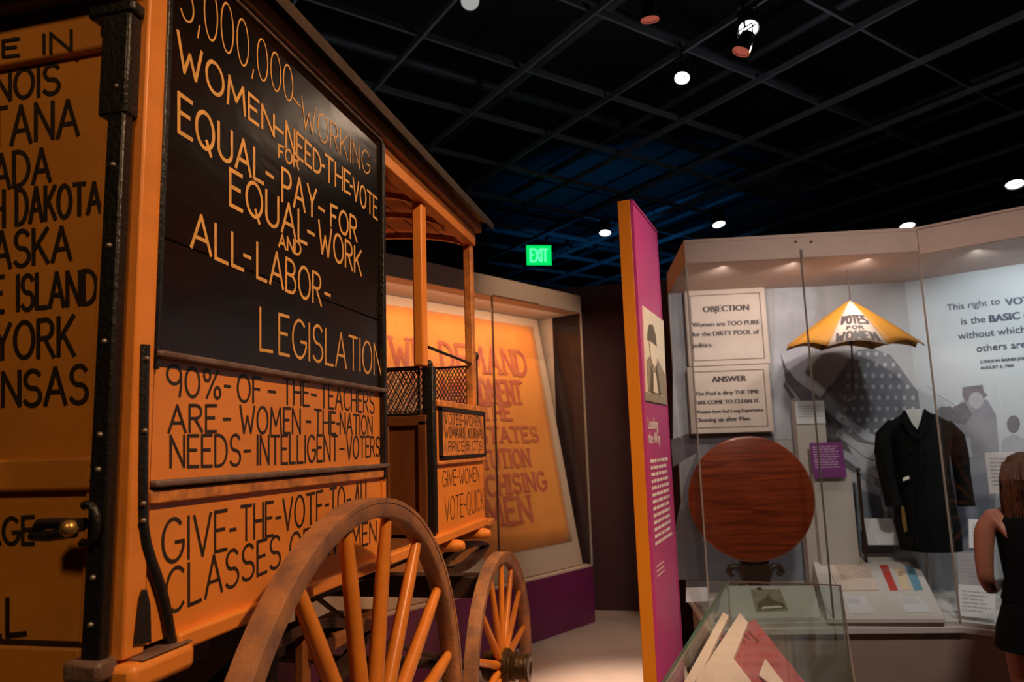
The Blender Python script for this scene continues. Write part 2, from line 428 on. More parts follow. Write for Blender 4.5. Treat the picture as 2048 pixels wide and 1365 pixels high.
def write(mb, text, TL, BL, TR, BR, n, stroke, lift=0.0005, lead='', gap=GAP, serif=False):
    """hand-painted single-stroke letters laid on a panel. The four corners span `text`; `lead` runs on before it"""
    TL, BL, TR, BR = [Vector(p) for p in (TL, BL, TR, BR)]
    n = Vector(n).normalized()
    W = advance(text, gap)
    x = -sum(G[c][0] + gap for c in lead)
    for c in lead + text:
        wd, strokes = G[c]
        jit = random.uniform(-.012, .012)
        for st in strokes:
            P = []
            for gx, gy in st:
                s = (x + gx) / W
                a = BL.lerp(BR, s); b_ = TL.lerp(TR, s)
                P.append(a + (b_ - a) * (gy + jit) + n * lift)
            ribbon(mb, P, n, stroke)
            if serif:
                dirx = (BR - BL).normalized()
                for e, (gx, gy) in ((P[0], st[0]), (P[-1], st[-1])):
                    if gy < .02 or gy > .98:
                        ribbon(mb, [e - dirx * stroke * .95, e + dirx * stroke * .95], n, stroke * .42)
        x += wd + gap


_lay = [0]


def ribbon(mb, P, n, wd):
    """one brush stroke: a mitred strip; it is cut at sharp corners and every piece lies a hair above the last"""
    P = [p for i, p in enumerate(P) if i == 0 or (p - P[i - 1]).length > 1e-5]
    if len(P) < 2: return
    closed = (P[0] - P[-1]).length < 1e-5 and len(P) > 4
    cur = [P[0]]
    for i in range(1, len(P) - 1):
        cur.append(P[i])
        if (P[i] - P[i - 1]).normalized().dot((P[i + 1] - P[i]).normalized()) < .35:
            strip(mb, cur, n, wd, False); cur = [P[i]]; closed = False
    cur.append(P[-1])
    strip(mb, cur, n, wd, closed)


def strip(mb, P, n, wd, closed):
    h = wd / 2; m = len(P); _lay[0] = (_lay[0] + 1) % 5
    up = n * (_lay[0] * 0.00012)
    if not closed:
        a = (P[1] - P[0]).normalized(); b_ = (P[-1] - P[-2]).normalized()
        P = [P[0] - a * h * .7] + P[1:-1] + [P[-1] + b_ * h * .7]
    vs = []
    for i in range(m):
        if closed:
            a = (P[i] - P[i - 1]) if i else (P[-1] - P[-2]); b_ = (P[i + 1] - P[i]) if i < m - 1 else (P[1] - P[0])
        else:
            a = (P[i] - P[i - 1]) if i else (P[1] - P[0]); b_ = (P[i + 1] - P[i]) if i < m - 1 else a
        t = (a.normalized() + b_.normalized()).normalized()
        k = 1 / max(.5, t.dot(a.normalized()))
        s_ = n.cross(t) * h * k
        vs += [P[i] - s_ + up, P[i] + s_ + up]
    mb.add(vs, [(2 * i, 2 * i + 2, 2 * i + 3, 2 * i + 1) for i in range(m - 1)])


def line_px(parent, m, text, q, pl, stroke, lead='', serif=False, name='painted_lettering', parts=None):
    """q: x0,top0,bottom0, x1,top1,bottom1 in the photograph; pl = (n, c) the panel's plane"""
    for (t, qq, ld) in (parts or [(text, q, lead)]):
        mb = MB()
        x0, t0, b0, x1, t1, b1 = qq
        write(mb, t, onp(x0, t0, *pl), onp(x0, b0, *pl), onp(x1, t1, *pl), onp(x1, b1, *pl), pl[0], stroke, lead=ld, serif=serif)
        mb.build(name, m, parent)


def font_text(parent, m, text, Mx, size, bold=0.0, align='LEFT', name='printed_lettering', spacing=1.0, label=None):
    """flat print: built-in font turned into a mesh, local x/y mapped by Mx"""
    cu = bpy.data.curves.new('t', 'FONT'); cu.body = text; cu.size = size; cu.align_x = align; cu.space_line = spacing
    cu.resolution_u = 3
    ob = bpy.data.objects.new('t', cu); col.objects.link(ob)
    dg = bpy.context.evaluated_depsgraph_get()
    me = bpy.data.meshes.new_from_object(ob.evaluated_get(dg))
    bpy.data.objects.remove(ob)
    mb = MB(Mx)
    mb.add([tuple(v.co) for v in me.vertices], [tuple(p.vertices) for p in me.polygons])
    if bold:                                       # heavier face: the same outline struck again a hair to the side
        for k, dx in enumerate((bold * .9, bold * 1.8)):
            mb.add([(v.co.x + dx, v.co.y, .00025 * (k + 1)) for v in me.vertices], [tuple(p.vertices) for p in me.polygons])
    bpy.data.meshes.remove(me)
    return mb.build(name, m, parent, label=label)


def plane_mx(o, x, y):
    o, x, y = Vector(o), Vector(x).normalized(), Vector(y).normalized(); z = x.cross(y)
    return Matrix(((x.x, y.x, z.x, o.x), (x.y, y.y, z.y, o.y), (x.z, y.z, z.z, o.z), (0, 0, 0, 1)))


def fine_print(mb, o, x, y, wd, rows, pitch, h, n, lift=0.001, rag=0.2):
    o, x, y, n = Vector(o), Vector(x).normalized(), Vector(y).normalized(), Vector(n).normalized()
    for r in range(rows):
        u = 0; end = wd * (1 - random.random() * rag)
        while u < end:
            l = min(random.uniform(2.2, 6.0) * h, end - u)
            if l < h * .6: break
            a = o + x * u - y * (r * pitch) + n * lift
            mb.add([a, a + x * l, a + x * l + y * h, a + y * h], [(0, 1, 2, 3)])
            u += l + h * .8
    return mb

PZ = 0.33   # top of the wagon's platform
# ================================================================== SETTING
MB().box(-7, 8, -4, 17, -0.1, 0).build('floor', M['floor'], kind='structure')
MB().box(-7, 8, -4, 17, 5.6, 5.7).build('ceiling', M['ceil'], kind='structure')
MB().box(-7.1, -7, -4, 17, 0, 5.6).build('wall_left', M['blackwall'], kind='structure')
MB().box(8, 8.1, -4, 17, 0, 5.6).build('wall_right', M['blackwall'], kind='structure')
MB().box(-7, 8, 17, 17.1, 0, 5.6).build('wall_back', M['blackwall'], kind='structure')
MB().box(-7, 8, -4.1, -4, 0, 5.6).build('wall_front', M['blackwall'], kind='structure')
# maroon partition behind the platform
mw = MB().box(-1.3, 2.6, 6.25, 6.40, 0, 3.05).build('wall_partition', M['maroon'], kind='structure')
# platform under the wagon
pp = [(-3.6, -0.9), (-0.62, -0.9), (-0.30, 1.8), (-0.02, 3.6), (-0.06, 4.3), (-0.24, 5.6), (-0.24, 6.25), (-3.6, 6.25)]
MB().slab([(x, y, 0) for x, y in pp], (0, 0, 1), PZ).build('platform', M['platform'], bevel=0.008,
    label='low beige display platform the orange wagon stands on', cat='platform')

# ceiling grid of black bars, its pipes and the square air diffuser
cg = thing('ceiling_grid', 'black open grid of crossing bars hanging below the dark ceiling', 'ceiling grid', (0, 7, 4.6))
dA = Vector((math.sin(R(134)), math.cos(R(134)), 0)); nA = Vector((math.sin(R(44)), math.cos(R(44)), 0))
dB = Vector((math.sin(R(41.6)), math.cos(R(41.6)), 0)); nB = Vector((-math.cos(R(41.6)), math.sin(R(41.6)), 0))
def clipbar(n, c, d):
    """portion of the line n.P=c inside the room"""
    p0 = n * c; lo, hi = -40, 40
    for k, a, b_ in ((0, -6.9, 7.9), (1, -3.9, 16.9)):
        if abs(d[k]) > 1e-6:
            t0, t1 = sorted(((a - p0[k]) / d[k], (b_ - p0[k]) / d[k])); lo, hi = max(lo, t0), min(hi, t1)
    return (p0 + d * lo, p0 + d * hi) if hi > lo + .5 else None
def bar(a, b_, z, wd, h, name='grid_bar', parent=cg, m=None):
    t = (b_ - a).normalized(); s = Vector((-t.y, t.x, 0)) * wd / 2
    z0 = Vector((0, 0, z)); z1 = Vector((0, 0, z + h))
    return MB().hexa([a - s + z0, b_ - s + z0, b_ + s + z0, a + s + z0, a - s + z1, b_ - s + z1, b_ + s + z1, a + s + z1]).build(name, m or M['grid'], parent)
c = 2.14 - 0.905 * 5
while c < 16.5:
    L = clipbar(nA, c, dA)
    if L: bar(L[0], L[1], 4.60, 0.022, 0.05)
    c += 0.905
c = 2.61 - 0.892 * 9
while c < 14:
    L = clipbar(nB, c, dB)
    if L: bar(L[0], L[1], 4.652, 0.022, 0.05)
    c += 0.892
for c, z in ((3.5, 5.0), (5.3, 5.15), (7.2, 4.95), (8.3, 5.2)):      # service pipes above the grid
    L = clipbar(nA, c, dA)
    MB().tube([L[0] + Vector((0, 0, z)), L[1] + Vector((0, 0, z))], 0.04, 10).build('service_pipe', M['pipe'], cg, smooth=True)
for c, z in ((3.9, 5.05), (5.7, 5.25), (9.3, 5.1)):
    L = clipbar(nB, c, dB)
    MB().tube([L[0] + Vector((0, 0, z)), L[1] + Vector((0, 0, z))], 0.055, 10).build('service_pipe', M['pipe'], cg, smooth=True)
vc = Vector((1.18, 8.66, 4.56))
av = thing('air_diffuser', 'square louvred air diffuser set in the dark ceiling grid above the right display case', 'vent', vc)
for k in range(3):
    h0 = 0.34 - k * 0.09; t_ = 0.035
    mb = MB()
    for a, bb in ((dA, dB), (-dA, dB), (dB, dA), (-dB, dA)):
        c0 = vc + a * (h0 - t_ / 2)
        q = [c0 - bb * h0 - a * t_ / 2, c0 + bb * h0 - a * t_ / 2, c0 + bb * h0 + a * t_ / 2, c0 - bb * h0 + a * t_ / 2]
        mb.slab(q, (0, 0, 1), 0.05 + k * 0.02)
    mb.build('louvre_frame', M['pipe'], av)

# track lamps
def lamp(px, py, z, r, tilt, label, lit=12.0, face=(0, -1, -0.8), rim=None, group='ceiling spotlights'):
    p = onp(px, py, (0, 0, 1), z)
    t = thing('track_spotlight', label, 'spotlight', p, group)
    ax = Vector(face).normalized()
    MB().lathe([(-r * 2.6, r * 0.5), (-r * 2.4, r * 0.85), (-r * 0.2, r), (0, r), (0, r * .9), (-r * .15, r * .88)], p, ax, 20).build('lamp_can', M['can'], t, smooth=True)
    if rim:
        MB().lathe([(-r * .1, r * 1.03), (0.004, r * 1.05), (0.004, r * .9), (-r * .1, r * .9)], p, ax, 20).build('lamp_rim', rim, t, smooth=True)
    if lit:
        MB().lathe([(-r * .14, r * .86), (-r * .10, r * .6), (-r * .09, 0)], p, ax, 20).build('lamp_lens', emit('lens_%d' % px, (1.0, 0.97, 0.93), lit), t, smooth=True)
    if lit > 2:
        MB().tube([p - dA * r * .85 - ax * r * .02, p + dA * r * .85 - ax * r * .02], r * .10, 6).build('lens_crossbar', M['can'], t)
    back = p - ax * r * 1.6
    topz = Vector((back.x, back.y, 4.62))
    s = dA * r * 1.1
    MB().tube([back + s, back + s + Vector((0, 0, r * 1.6)), back - s + Vector((0, 0, r * 1.6)), back - s], 0.007, 6).build('yoke', M['can'], t)
    MB().tube([back + Vector((0, 0, r * 1.55)), topz], 0.009, 8).build('stem', M['can'], t)
    return t
lamp(1497, 58, 4.40, 0.070, 0, 'large lit spotlight nearest the top, above the tilted unlit one', 10, (-.05, -.55, -1))
lamp(1482, 104, 4.22, 0.055, 0, 'unlit spotlight with a copper rim just below the largest lit lamp', 0, (-.45, .0, -1), M['redcan'])
lamp(1300, 40, 4.35, 0.055, 0, 'unlit copper-rimmed spotlight cut by the top edge of the photo', 0, (.0, .2, -1), M['redcan'])
lamp(1364, 157, 4.36, 0.060, 0, 'lit spotlight left of and below the largest lit lamp', 16, (-.1, -.55, -1))
lamp(1210, 467, 4.36, 0.080, 0, 'lit spotlight beside the blue ceiling bars, left of the purple kiosk', 12, (0, -.3, -1))
lamp(1438, 450, 4.38, 0.085, 0, 'lit spotlight tilted just above the left end of the right display case', 9, (.15, -.25, -1))
lamp(1815, 453, 4.38, 0.100, 0, 'lit spotlight above the corner of the right display case', 8, (0, -.25, -1))
lamp(2030, 370, 4.38, 0.100, 0, 'lit spotlight at the far right edge of the ceiling', 9, (-.1, -.3, -1))
lamp(2012, 428, 4.38, 0.085, 0, 'dim spotlight just under the one at the far right edge', 1.2, (-.1, -.1, -1))
lamp(940, 2, 4.38, 0.065, 0, 'dim spotlight at the top of the photo above the wagon roof', 0.35, (.2, -.8, -.8))

# green exit sign hanging from the ceiling
ep = EYE + ray(1078, 511) * 9.0
ex = thing('exit_sign', 'glowing green exit sign hanging from the dark ceiling', 'exit sign', ep)
fe = Frame((ep.x, ep.y), (0.93, 0.36))
hw, hh = 0.155, 0.125
MB(fe.M).box(-hw - .01, hw + .01, 0.005, 0.05, ep.z - hh - .01, ep.z + hh + .01).build('housing', M['can'], ex, bevel=0.004)
MB(fe.M).box(-hw, hw, -0.002, 0.006, ep.z - hh, ep.z + hh).build('lit_face', emit('exit_green', (0.0, 0.75, 0.13), 1.1), ex)
exl = MB()
write(exl, 'EXIT', fe.w(-.105, -.004, ep.z + .075), fe.w(-.105, -.004, ep.z - .075), fe.w(.105, -.004, ep.z + .075), fe.w(.105, -.004, ep.z - .075), -fe.n, 0.022)
exl.build('exit_lettering', emit('exit_letter', (0.10, 1.0, 0.35), 1.6), ex)
MB(fe.M).box(-.004, .004, .02, .03, ep.z + hh, 4.62).build('hanger', M['can'], ex)

# ================================================================== WAGON
SX = -0.88                       # outer face of the wagon's side
LX = -2.20                       # far side
SP = ((1, 0, 0), SX)
wag = thing('suffrage_wagon', 'orange horse-drawn wagon with black and orange suffrage slogans painted on its panels', 'wagon', (-1.5, 2.0, PZ))
# --- side panels
sp = MB().box(SX - .03, SX - .008, 1.063, 2.012, 1.855, 2.632).build('sign_panel', M['sign_black'], wag, label='black upper sign panel with yellow lettering')
for z0, z1 in ((1.862, 2.063), (2.065, 2.628)):
    MB().box(SX - .009, SX, 1.066, 2.003, z0, z1).build('sign_board', M['sign_black'], sp, bevel=0.0015)
MB().box(SX - .02, SX + .012, 2.001, 2.020, 1.60, 2.63).build('sign_edge_strip', M['black'], sp, bevel=0.003)
MB().box(SX - .02, SX + .006, 1.055, 1.068, 1.83, 2.63).build('sign_edge_strip', M['black'], sp, bevel=0.003)
Y_ = M['letter_yellow']; K_ = M['letter_black']
line_px(sp, Y_, '', None, SP, 0.0042, parts=[('000,000', (408, -40, 69, 585, 140, 208), '3,'),
        ('-', (586, 160, 230, 600, 180, 246), ''), ('WORKING', (603, 192, 253, 739, 309, 352), '')])
line_px(sp, Y_, '', None, SP, 0.0078, parts=[('WOMEN', (355, 62, 135, 547, 230, 272), ''), ('-', (549, 232, 272, 566, 246, 286), ''), ('NEED', (572, 244, 295, 641, 311, 352), ''),
        ('-', (642, 310, 350, 648, 312, 352), ''), ('THE', (650, 309, 360, 700, 347, 388), ''), ('-', (700, 352, 390, 704, 354, 392), ''), ('VOTE', (706, 356, 397, 754, 398, 440), '')])
line_px(sp, Y_, 'FOR', (557, 290, 314, 597, 311, 339), SP, 0.0062)
line_px(sp, Y_, '', None, SP, 0.0085, parts=[('EQUAL', (357, 187, 264, 526, 310, 368), ''), ('-', (532, 318, 372, 546, 330, 380), ''), ('PAY', (564, 336, 402, 632, 380, 436), ''),
        ('-', (637, 388, 440, 648, 396, 448), ''), ('FOR', (661, 410, 452, 713, 437, 484), '')])
line_px(sp, Y_, '', None, SP, 0.0085, parts=[('EQUAL', (460, 338, 409, 613, 430, 489), ''), ('-', (615, 432, 490, 628, 440, 498), ''), ('WORK', (637, 442, 503, 722, 503, 551), '')])
line_px(sp, Y_, 'AND', (557, 468, 493, 601, 486, 512), SP, 0.0065)
line_px(sp, Y_, '', None, SP, 0.0078, parts=[('ALL', (382, 422, 494, 486, 478, 541), ''), ('-', (487, 478, 541, 500, 485, 546), ''), ('LABOR', (514, 487, 556, 642, 552, 612), ''), ('-', (649, 556, 614, 660, 562, 618), '')])
line_px(sp, Y_, '', None, SP, 0.0072, parts=[('L', (520, 616, 700, 544, 627, 704), ''), ('EGISLATION', (558, 628, 707, 762, 692, 752), '')])
# ledge under the black sign, middle panel
MB().box(SX - .02, SX + .014, 1.058, 2.022, 1.850, 1.863).build('ledge', M['greystrip'], wag, bevel=0.004)
mp_ = MB().box(SX - .03, SX - .004, 1.066, 2.004, 1.64, 1.85).build('middle_panel', M['orange'], wag, label='orange middle sign panel about the teachers')
line_px(mp_, K_, '', None, ((1, 0, 0), SX - .004), 0.0062, parts=[('90%', (334, 730, 792, 441, 744, 798), ''), ('-', (449, 745, 799, 460, 747, 800), ''), ('OF', (475, 748, 803, 522, 757, 806), ''),
        ('-', (536, 757, 807, 551, 760, 808), ''), ('THE', (566, 757, 809, 618, 764, 812), ''), ('-', (622, 764, 812, 632, 767, 814), ''), ('TEACHERS', (641, 767, 815, 748, 786, 827), '')])
line_px(mp_, K_, '', None, ((1, 0, 0), SX - .004), 0.0062, parts=[('ARE', (337, 812, 865, 432, 812, 864), ''), ('-', (447, 812, 864, 460, 812, 864), ''), ('WOMEN', (480, 813, 866, 600, 819, 868), ''),
        ('-', (612, 819, 868, 621, 820, 868), ''), ('THE', (629, 820, 868, 671, 826, 868), ''), ('-', (673, 826, 868, 678, 826, 868), ''), ('NATION', (680, 826, 868, 744, 834, 868), '')])
line_px(mp_, K_, '', None, ((1, 0, 0), SX - .004), 0.0062, parts=[('NEEDS', (341, 872, 934, 480, 870, 931), ''), ('-', (488, 871, 931, 500, 871, 930), ''), ('INTELLIGENT', (514, 872, 930, 675, 872, 922), ''),
        ('-', (679, 873, 922, 688, 873, 921), ''), ('VOTERS', (693, 873, 919, 759, 875, 912), '')])
MB().box(SX - .02, SX + .018, 1.056, 2.028, 1.632, 1.644).build('ledge', M['greystrip'], wag, bevel=0.004)
MB().box(SX - .02, SX + .008, 1.056, 2.024, 1.604, 1.629).build('ledge_moulding', M['orange_worn'], wag, bevel=0.004)
lp = MB().box(SX - .03, SX - .004, 1.066, 2.004, 1.38, 1.61).build('lower_panel', M['orange'], wag, label='orange lower sign panel')
PL2 = ((1, 0, 0), SX - .004)
line_px(lp, K_, '', None, PL2, 0.0068, parts=[('GIVE', (325, 1043, 1130, 453, 1021, 1099), ''), ('-', (460, 1019, 1098, 471, 1017, 1096), ''), ('THE', (482, 1014, 1083, 546, 1005, 1072), ''), ('-', (552, 1003, 1070, 561, 1000, 1068), ''),
        ('VOTE', (566, 999, 1062, 645, 983, 1042), ''), ('-', (650, 981, 1040, 657, 980, 1038), ''), ('TO', (660, 979, 1036, 689, 973, 1029), ''), ('-', (694, 972, 1028, 701, 970, 1026), ''), ('ALL', (709, 969, 1024, 738, 961, 1016), '')])
line_px(lp, K_, '', None, PL2, 0.0068, parts=[('CLASSES', (332, 1143, 1232, 560, 1070, 1132), ''), ('OF', (580, 1068, 1130, 622, 1057, 1116), ''), ('WOMEN', (652, 1057, 1112, 752, 1044, 1084), '')])
MB().box(SX - .02, SX + .014, 1.13, 3.09, 1.352, 1.384).build('bottom_rail', M['orange'], wag, bevel=0.006)
# orange end post of the enclosed body and corner post
MB().box(SX - .03, SX + .004, 2.004, 2.028, 1.36, 1.628).build('body_end_post', M['orange'], wag, bevel=0.003)
MB().box(SX - .07, SX + .002, 1.012, 1.060, 1.37, 2.63).build('corner_post', M['orange'], wag, bevel=0.004)
MB().box(SX - .05, SX + .028, 1.005, 1.155, 1.322, 1.366).build('corner_block', M['orange'], wag, bevel=0.012)
MB().box(SX - .03, SX + .024, 1.030, 1.150, 1.366, 1.370).build('foot_plate', M['greystrip'], wag, bevel=0.002)
# iron strap that runs down the corner and sweeps forward
pts = [onp(*q, (1, 0, 0), SX + .004) for q in ((291, 690), (289, 760), (288, 850), (287, 940), (287, 1020), (288, 1050), (293, 1085), (303, 1120), (316, 1155), (327, 1190), (335, 1225), (341, 1260), (345, 1290))]
st_ = MB().tube(pts, [0.010] * 13, 8, flat=0.5, ref=(1, 0, 0)).build('iron_strap', M['black'], wag, smooth=True)
mb = MB()
for q in ((294, 718), (290, 862), (287, 1008), (287, 1042)):
    mb.sphere(onp(*q, (1, 0, 0), SX + .010), 0.0045, 8)
mb.build('strap_bolt', M['bolt'], st_, smooth=True)
q = [onp(*a, (1, 0, 0), SX + .004) for a in ((267, 1290), (277, 1200), (283, 1180), (291, 1180), (298, 1210), (300, 1286))]
MB().slab(q, (1, 0, 0), 0.003).build('iron_foot', M['black'], wag)
# --- cornice and roof
MB().box(SX - .03, SX + .006, 1.02, 2.02, 2.632, 2.644).build('sign_top_strip', M['greystrip'], wag, bevel=0.003)
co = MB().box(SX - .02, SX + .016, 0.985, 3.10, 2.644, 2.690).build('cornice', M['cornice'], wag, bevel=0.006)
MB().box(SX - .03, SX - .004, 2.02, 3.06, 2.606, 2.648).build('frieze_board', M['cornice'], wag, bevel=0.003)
MB().box(SX - .04, SX + .004, 2.02, 3.03, 2.566, 2.606).build('side_header', M['orange'], wag, bevel=0.004)
MB().box(LX, LX + .04, 1.0, 3.03, 2.566, 2.645).build('side_header', M['orange'], wag, bevel=0.004)
rings = []
Wc = (SX + LX) / 2; hwid = (SX - LX) / 2 + .058
NA = 24
top = [(Wc + hwid * math.cos(PI * i / NA), 2.69 + 0.12 * math.sin(PI * i / NA)) for i in range(NA + 1)]
bot = [(x * .995 + Wc * .005, z - .022) for x, z in reversed(top)]
prof = top + bot
mb = MB(); mb.ring([[(x, y, z) for x, z in prof] for y in (0.95, 3.15)]); mb.build('roof', M['roof'], wag, smooth=True)
# ceiling boards and bows
nb = 14
for i in range(nb):
    a0, a1 = PI * i / nb, PI * (i + 1) / nb - .02
    def rp_(a, dz): return (Wc + (hwid - .10) * math.cos(a), 2.588 + .105 * math.sin(a) + dz)
    p = [rp_(a0, 0), rp_(a1, 0), rp_(a1, .010), rp_(a0, .010)]
    MB().ring([[(x, y, z) for x, z in p] for y in (1.05, 3.08)]).build('ceiling_board', M['ceilwood'], wag)
for y in (2.14, 2.43, 2.70, 3.02):
    pr = [(Wc + (hwid - .09) * math.cos(PI * i / 20), 2.568 + .100 * math.sin(PI * i / 20)) for i in range(21)]
    mb = MB()
    mb.ring([[(x, y - .012, z), (x, y + .012, z), (x, y + .012, z - .022), (x, y - .012, z - .022)] for x, z in pr])
    mb.build('roof_bow', M['orange_worn'], wag)
# --- rear face
RY = 1.03
def rbox(x0, x1, y0, y1, z0, z1): return MB().box(x0, x1, y0, y1, z0, z1)
rbox(LX, SX - .06, RY + .02, RY + .05, 1.37, 2.63).build('rear_wall', M['orange_rear'], wag)
rbox(LX, SX - .07, RY - .012, RY + .02, 2.412, 2.505).build('rear_header', M['orange_rear'], wag, bevel=0.006)
rbox(LX, SX + .0, RY - .06, RY + .02, 2.50, 2.66).build('rear_overhang_shade_board', M['black'], wag, bevel=0.01)  # dark board in place of the shaded underside of the rear roof overhang
dr = rbox(-2.08, -.945, RY + .004, RY + .02, 1.39, 2.42).build('rear_door', M['orange_rear'], wag, label='ochre rear door with state names in black')
rbox(-2.08, -.936, RY - .014, RY + .006, 1.632, 1.687).build('door_rail', M['orange_rear'], dr, bevel=0.006)
rbox(-.975, -.940, RY - .004, RY + .006, 1.39, 2.41).build('door_stile', M['orange_rear'], dr, bevel=0.004)
mb = MB()
for z in (1.648, 1.672): mb.sphere((-.955, RY - .014, z), 0.004, 8)
mb.build('rail_rivet', M['brass'], dr, smooth=True)
rbox(-2.08, -.965, RY - .002, RY + .006, 1.385, 1.392).build('door_threshold', M['under'], dr)
DP = ((0, 1, 0), RY + .004)
NR = (0, -1, 0)
def rear(text, lead, x0, t0, b0, x1, t1, b1, st=0.0085, y=RY + .0035):
    mb = MB(); pl = ((0, 1, 0), y)
    write(mb, text, onp(x0, t0, *pl), onp(x0, b0, *pl), onp(x1, t1, *pl), onp(x1, b1, *pl), NR, st, lead=lead)
    mb.build('painted_lettering', K_, dr)
rear('IN', 'VOTE ', 86, 69, 106, 142, 60, 101, 0.006, RY - .0135)
rear('OIS', 'ILLIN', 30, 142, 198, 118, 128, 186)
rear('ANA', 'MONT', 23, 214, 289, 156, 199, 269)
rear('DA', 'NEVA', 28, 306, 374, 100, 297, 362)
rear('DAKOTA', 'NORTH ', 33, 380, 450, 201, 365, 423)
rear('SKA', 'NEBRA', 30, 463, 534, 141, 454, 519)
rear('ISLAND', 'RHODE ', 35, 552, 621, 193, 541, 606)
rear('ORK', 'NEW Y', 30, 647, 717, 148, 632, 710)
rear('NSAS', 'KA', 6, 747, 813, 174, 731, 806)
rear('GE', 'SUFFRA', 7, 1038, 1089, 67, 1034, 1088, 0.0075)
rear('L', 'AL', 15, 1199, 1272, 51, 1198, 1268, 0.0085)
rear('Y', '', 0, 1302, 1348, 22, 1302, 1348, 0.007)
rbox(LX, SX - .09, RY - .004, RY + .03, 1.30, 1.384).build('rear_sill', M['orange_rear'], wag, bevel=0.006)
# vertical lock bar with handle
lb = MB().box(-.931, -.897, RY - .045, RY - .022, 1.37, 2.42).build('lock_bar', M['black'], wag, bevel=0.004)
mb = MB()
for z in (2.31, 2.17, 2.03, 1.87, 1.72, 1.665, 1.50, 1.43): mb.sphere((-.914, RY - .045, z), 0.005, 8)
mb.build('bar_bolt', M['bolt'], lb, smooth=True)
MB().box(-.982, -.888, RY - .046, RY - .010, 2.446, 2.470).build('top_bracket', M['black'], wag, bevel=0.006)
MB().box(-.950, -.893, RY - .047, RY - .012, 2.26, 2.446).build('hinge_plate', M['black'], wag, bevel=0.005)
MB().box(-.955, -.888, RY - .055, RY - .010, 1.345, 1.378).build('bottom_bracket', M['greystrip'], wag, bevel=0.008)
hd = MB().tube([(-1.012, RY - .060, 1.571), (-1.000, RY - .062, 1.583), (-.972, RY - .062, 1.585), (-.938, RY - .060, 1.583), (-.925, RY - .058, 1.582)], [.009, .012, .011, .011, .014], 10, flat=.8).build('door_handle', M['black'], wag, smooth=True)
MB().tube([(-1.014, RY - .064, 1.566), (-.98, RY - .066, 1.566), (-.935, RY - .064, 1.572)], [.008, .009, .010], 10).build('handle_bar', M['black'], hd, smooth=True)
MB().tube([(-.925 + .020 * math.cos(a), RY - .052, 1.582 + .030 * math.sin(a)) for a in [R(110 - i * 22) for i in range(11)]], 0.007, 8, ref=(0, 1, 0)).build('latch_guard', M['black'], hd, smooth=True)
MB().lathe([(0, .012), (.010, .013), (.016, .009), (.018, 0)], (-.935, RY - .068, 1.578), (0, -1, 0), 14).build('brass_knob', M['brass'], hd, smooth=True)
# --- open driver section
MB().box(SX - .05, SX - .012, 2.395, 2.445, 1.97, 2.61).build('middle_post', M['orange'], wag, bevel=0.006)
MB().box(SX - .045, SX - .008, 2.99, 3.035, 1.38, 2.61).build('front_post', M['orange_worn'], wag, bevel=0.006)
MB().box(LX, LX + .04, 2.99, 3.035, 1.38, 2.61).build('front_post', M['orange_worn'], wag, bevel=0.006)
MB().box(LX, LX + .04, 2.395, 2.445, 1.38, 2.61).build('middle_post', M['orange'], wag, bevel=0.006)
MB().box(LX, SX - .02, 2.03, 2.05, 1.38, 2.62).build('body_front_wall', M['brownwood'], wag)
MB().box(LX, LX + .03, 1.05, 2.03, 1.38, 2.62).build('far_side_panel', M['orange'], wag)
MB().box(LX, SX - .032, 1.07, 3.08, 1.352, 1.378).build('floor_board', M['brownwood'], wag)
blp = MB().box(SX - .04, SX + .004, 2.445, 2.478, 1.39, 1.975).build('black_rail_post', M['black'], wag, bevel=0.005)
MB().sphere((SX - .018, 2.462, 1.982), 0.016, 10).build('post_finial', M['black'], blp, smooth=True)
# partition across at y 2.43: panelled below, wire mesh above
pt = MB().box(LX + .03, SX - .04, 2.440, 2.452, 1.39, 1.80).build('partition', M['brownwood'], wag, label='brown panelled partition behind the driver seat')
for x0, x1 in ((-1.36, -1.14), (-1.04, -.93), (-1.80, -1.46)):
    mb = MB()
    for bx in ((x0 - .03, x0, 1.42, 1.78), (x1, x1 + .03, 1.42, 1.78), (x0 - .03, x1 + .03, 1.765, 1.80)):
        mb.box(bx[0], bx[1], 2.428, 2.440, bx[2], bx[3])
    mb.build('panel_frame', M['brownwood'], pt, bevel=0.002)
def mesh_panel(name, o, ux, wd, z0, z1, step, m=M['black'], parent=wag, r=.0016):
    """diamond wire netting in a wire frame"""
    o = Vector(o); ux = Vector(ux); h = z1 - z0
    mb = MB(); ref = ux.cross(Vector((0, 0, 1)))
    for sgn in (1, -1):
        k = -h
        while k < wd + h:
            # line u = k + sgn*z (sgn 1) or u = k - z + h
            a = (k, 0) if sgn == 1 else (k, h)
            b_ = (k + h * .55, h) if sgn == 1 else (k + h * .55, 0)
            (u0, s0), (u1, s1) = a, b_
            if u0 < 0: f = (0 - u0) / (u1 - u0); s0 += f * (s1 - s0); u0 = 0
            if u1 > wd: f = (wd - u0) / (u1 - u0); s1 = s0 + f * (s1 - s0); u1 = wd
            if u1 - u0 > .004 and a[0] < wd and b_[0] > 0:
                off = ref * r * sgn
                mb.tube([o + ux * u0 + Vector((0, 0, z0 + s0)) + off, o + ux * u1 + Vector((0, 0, z0 + s1)) + off], r, 4, ref=tuple(ref))
            k += step
    w_ = mb.build(name, m, parent, kind='stuff')
    fr = MB()
    c4 = [o + Vector((0, 0, z0)), o + ux * wd + Vector((0, 0, z0)), o + ux * wd + Vector((0, 0, z1)), o + Vector((0, 0, z1))]
    for i in range(4): fr.tube([c4[i], c4[(i + 1) % 4]], .005, 6, ref=tuple(ref))
    fr.build('mesh_frame', m, w_)
    return w_
mesh_panel('wire_mesh', (LX + .05, 2.446, 0), (1, 0, 0), SX - LX - .10, 1.805, 1.972, .019, r=.0021)
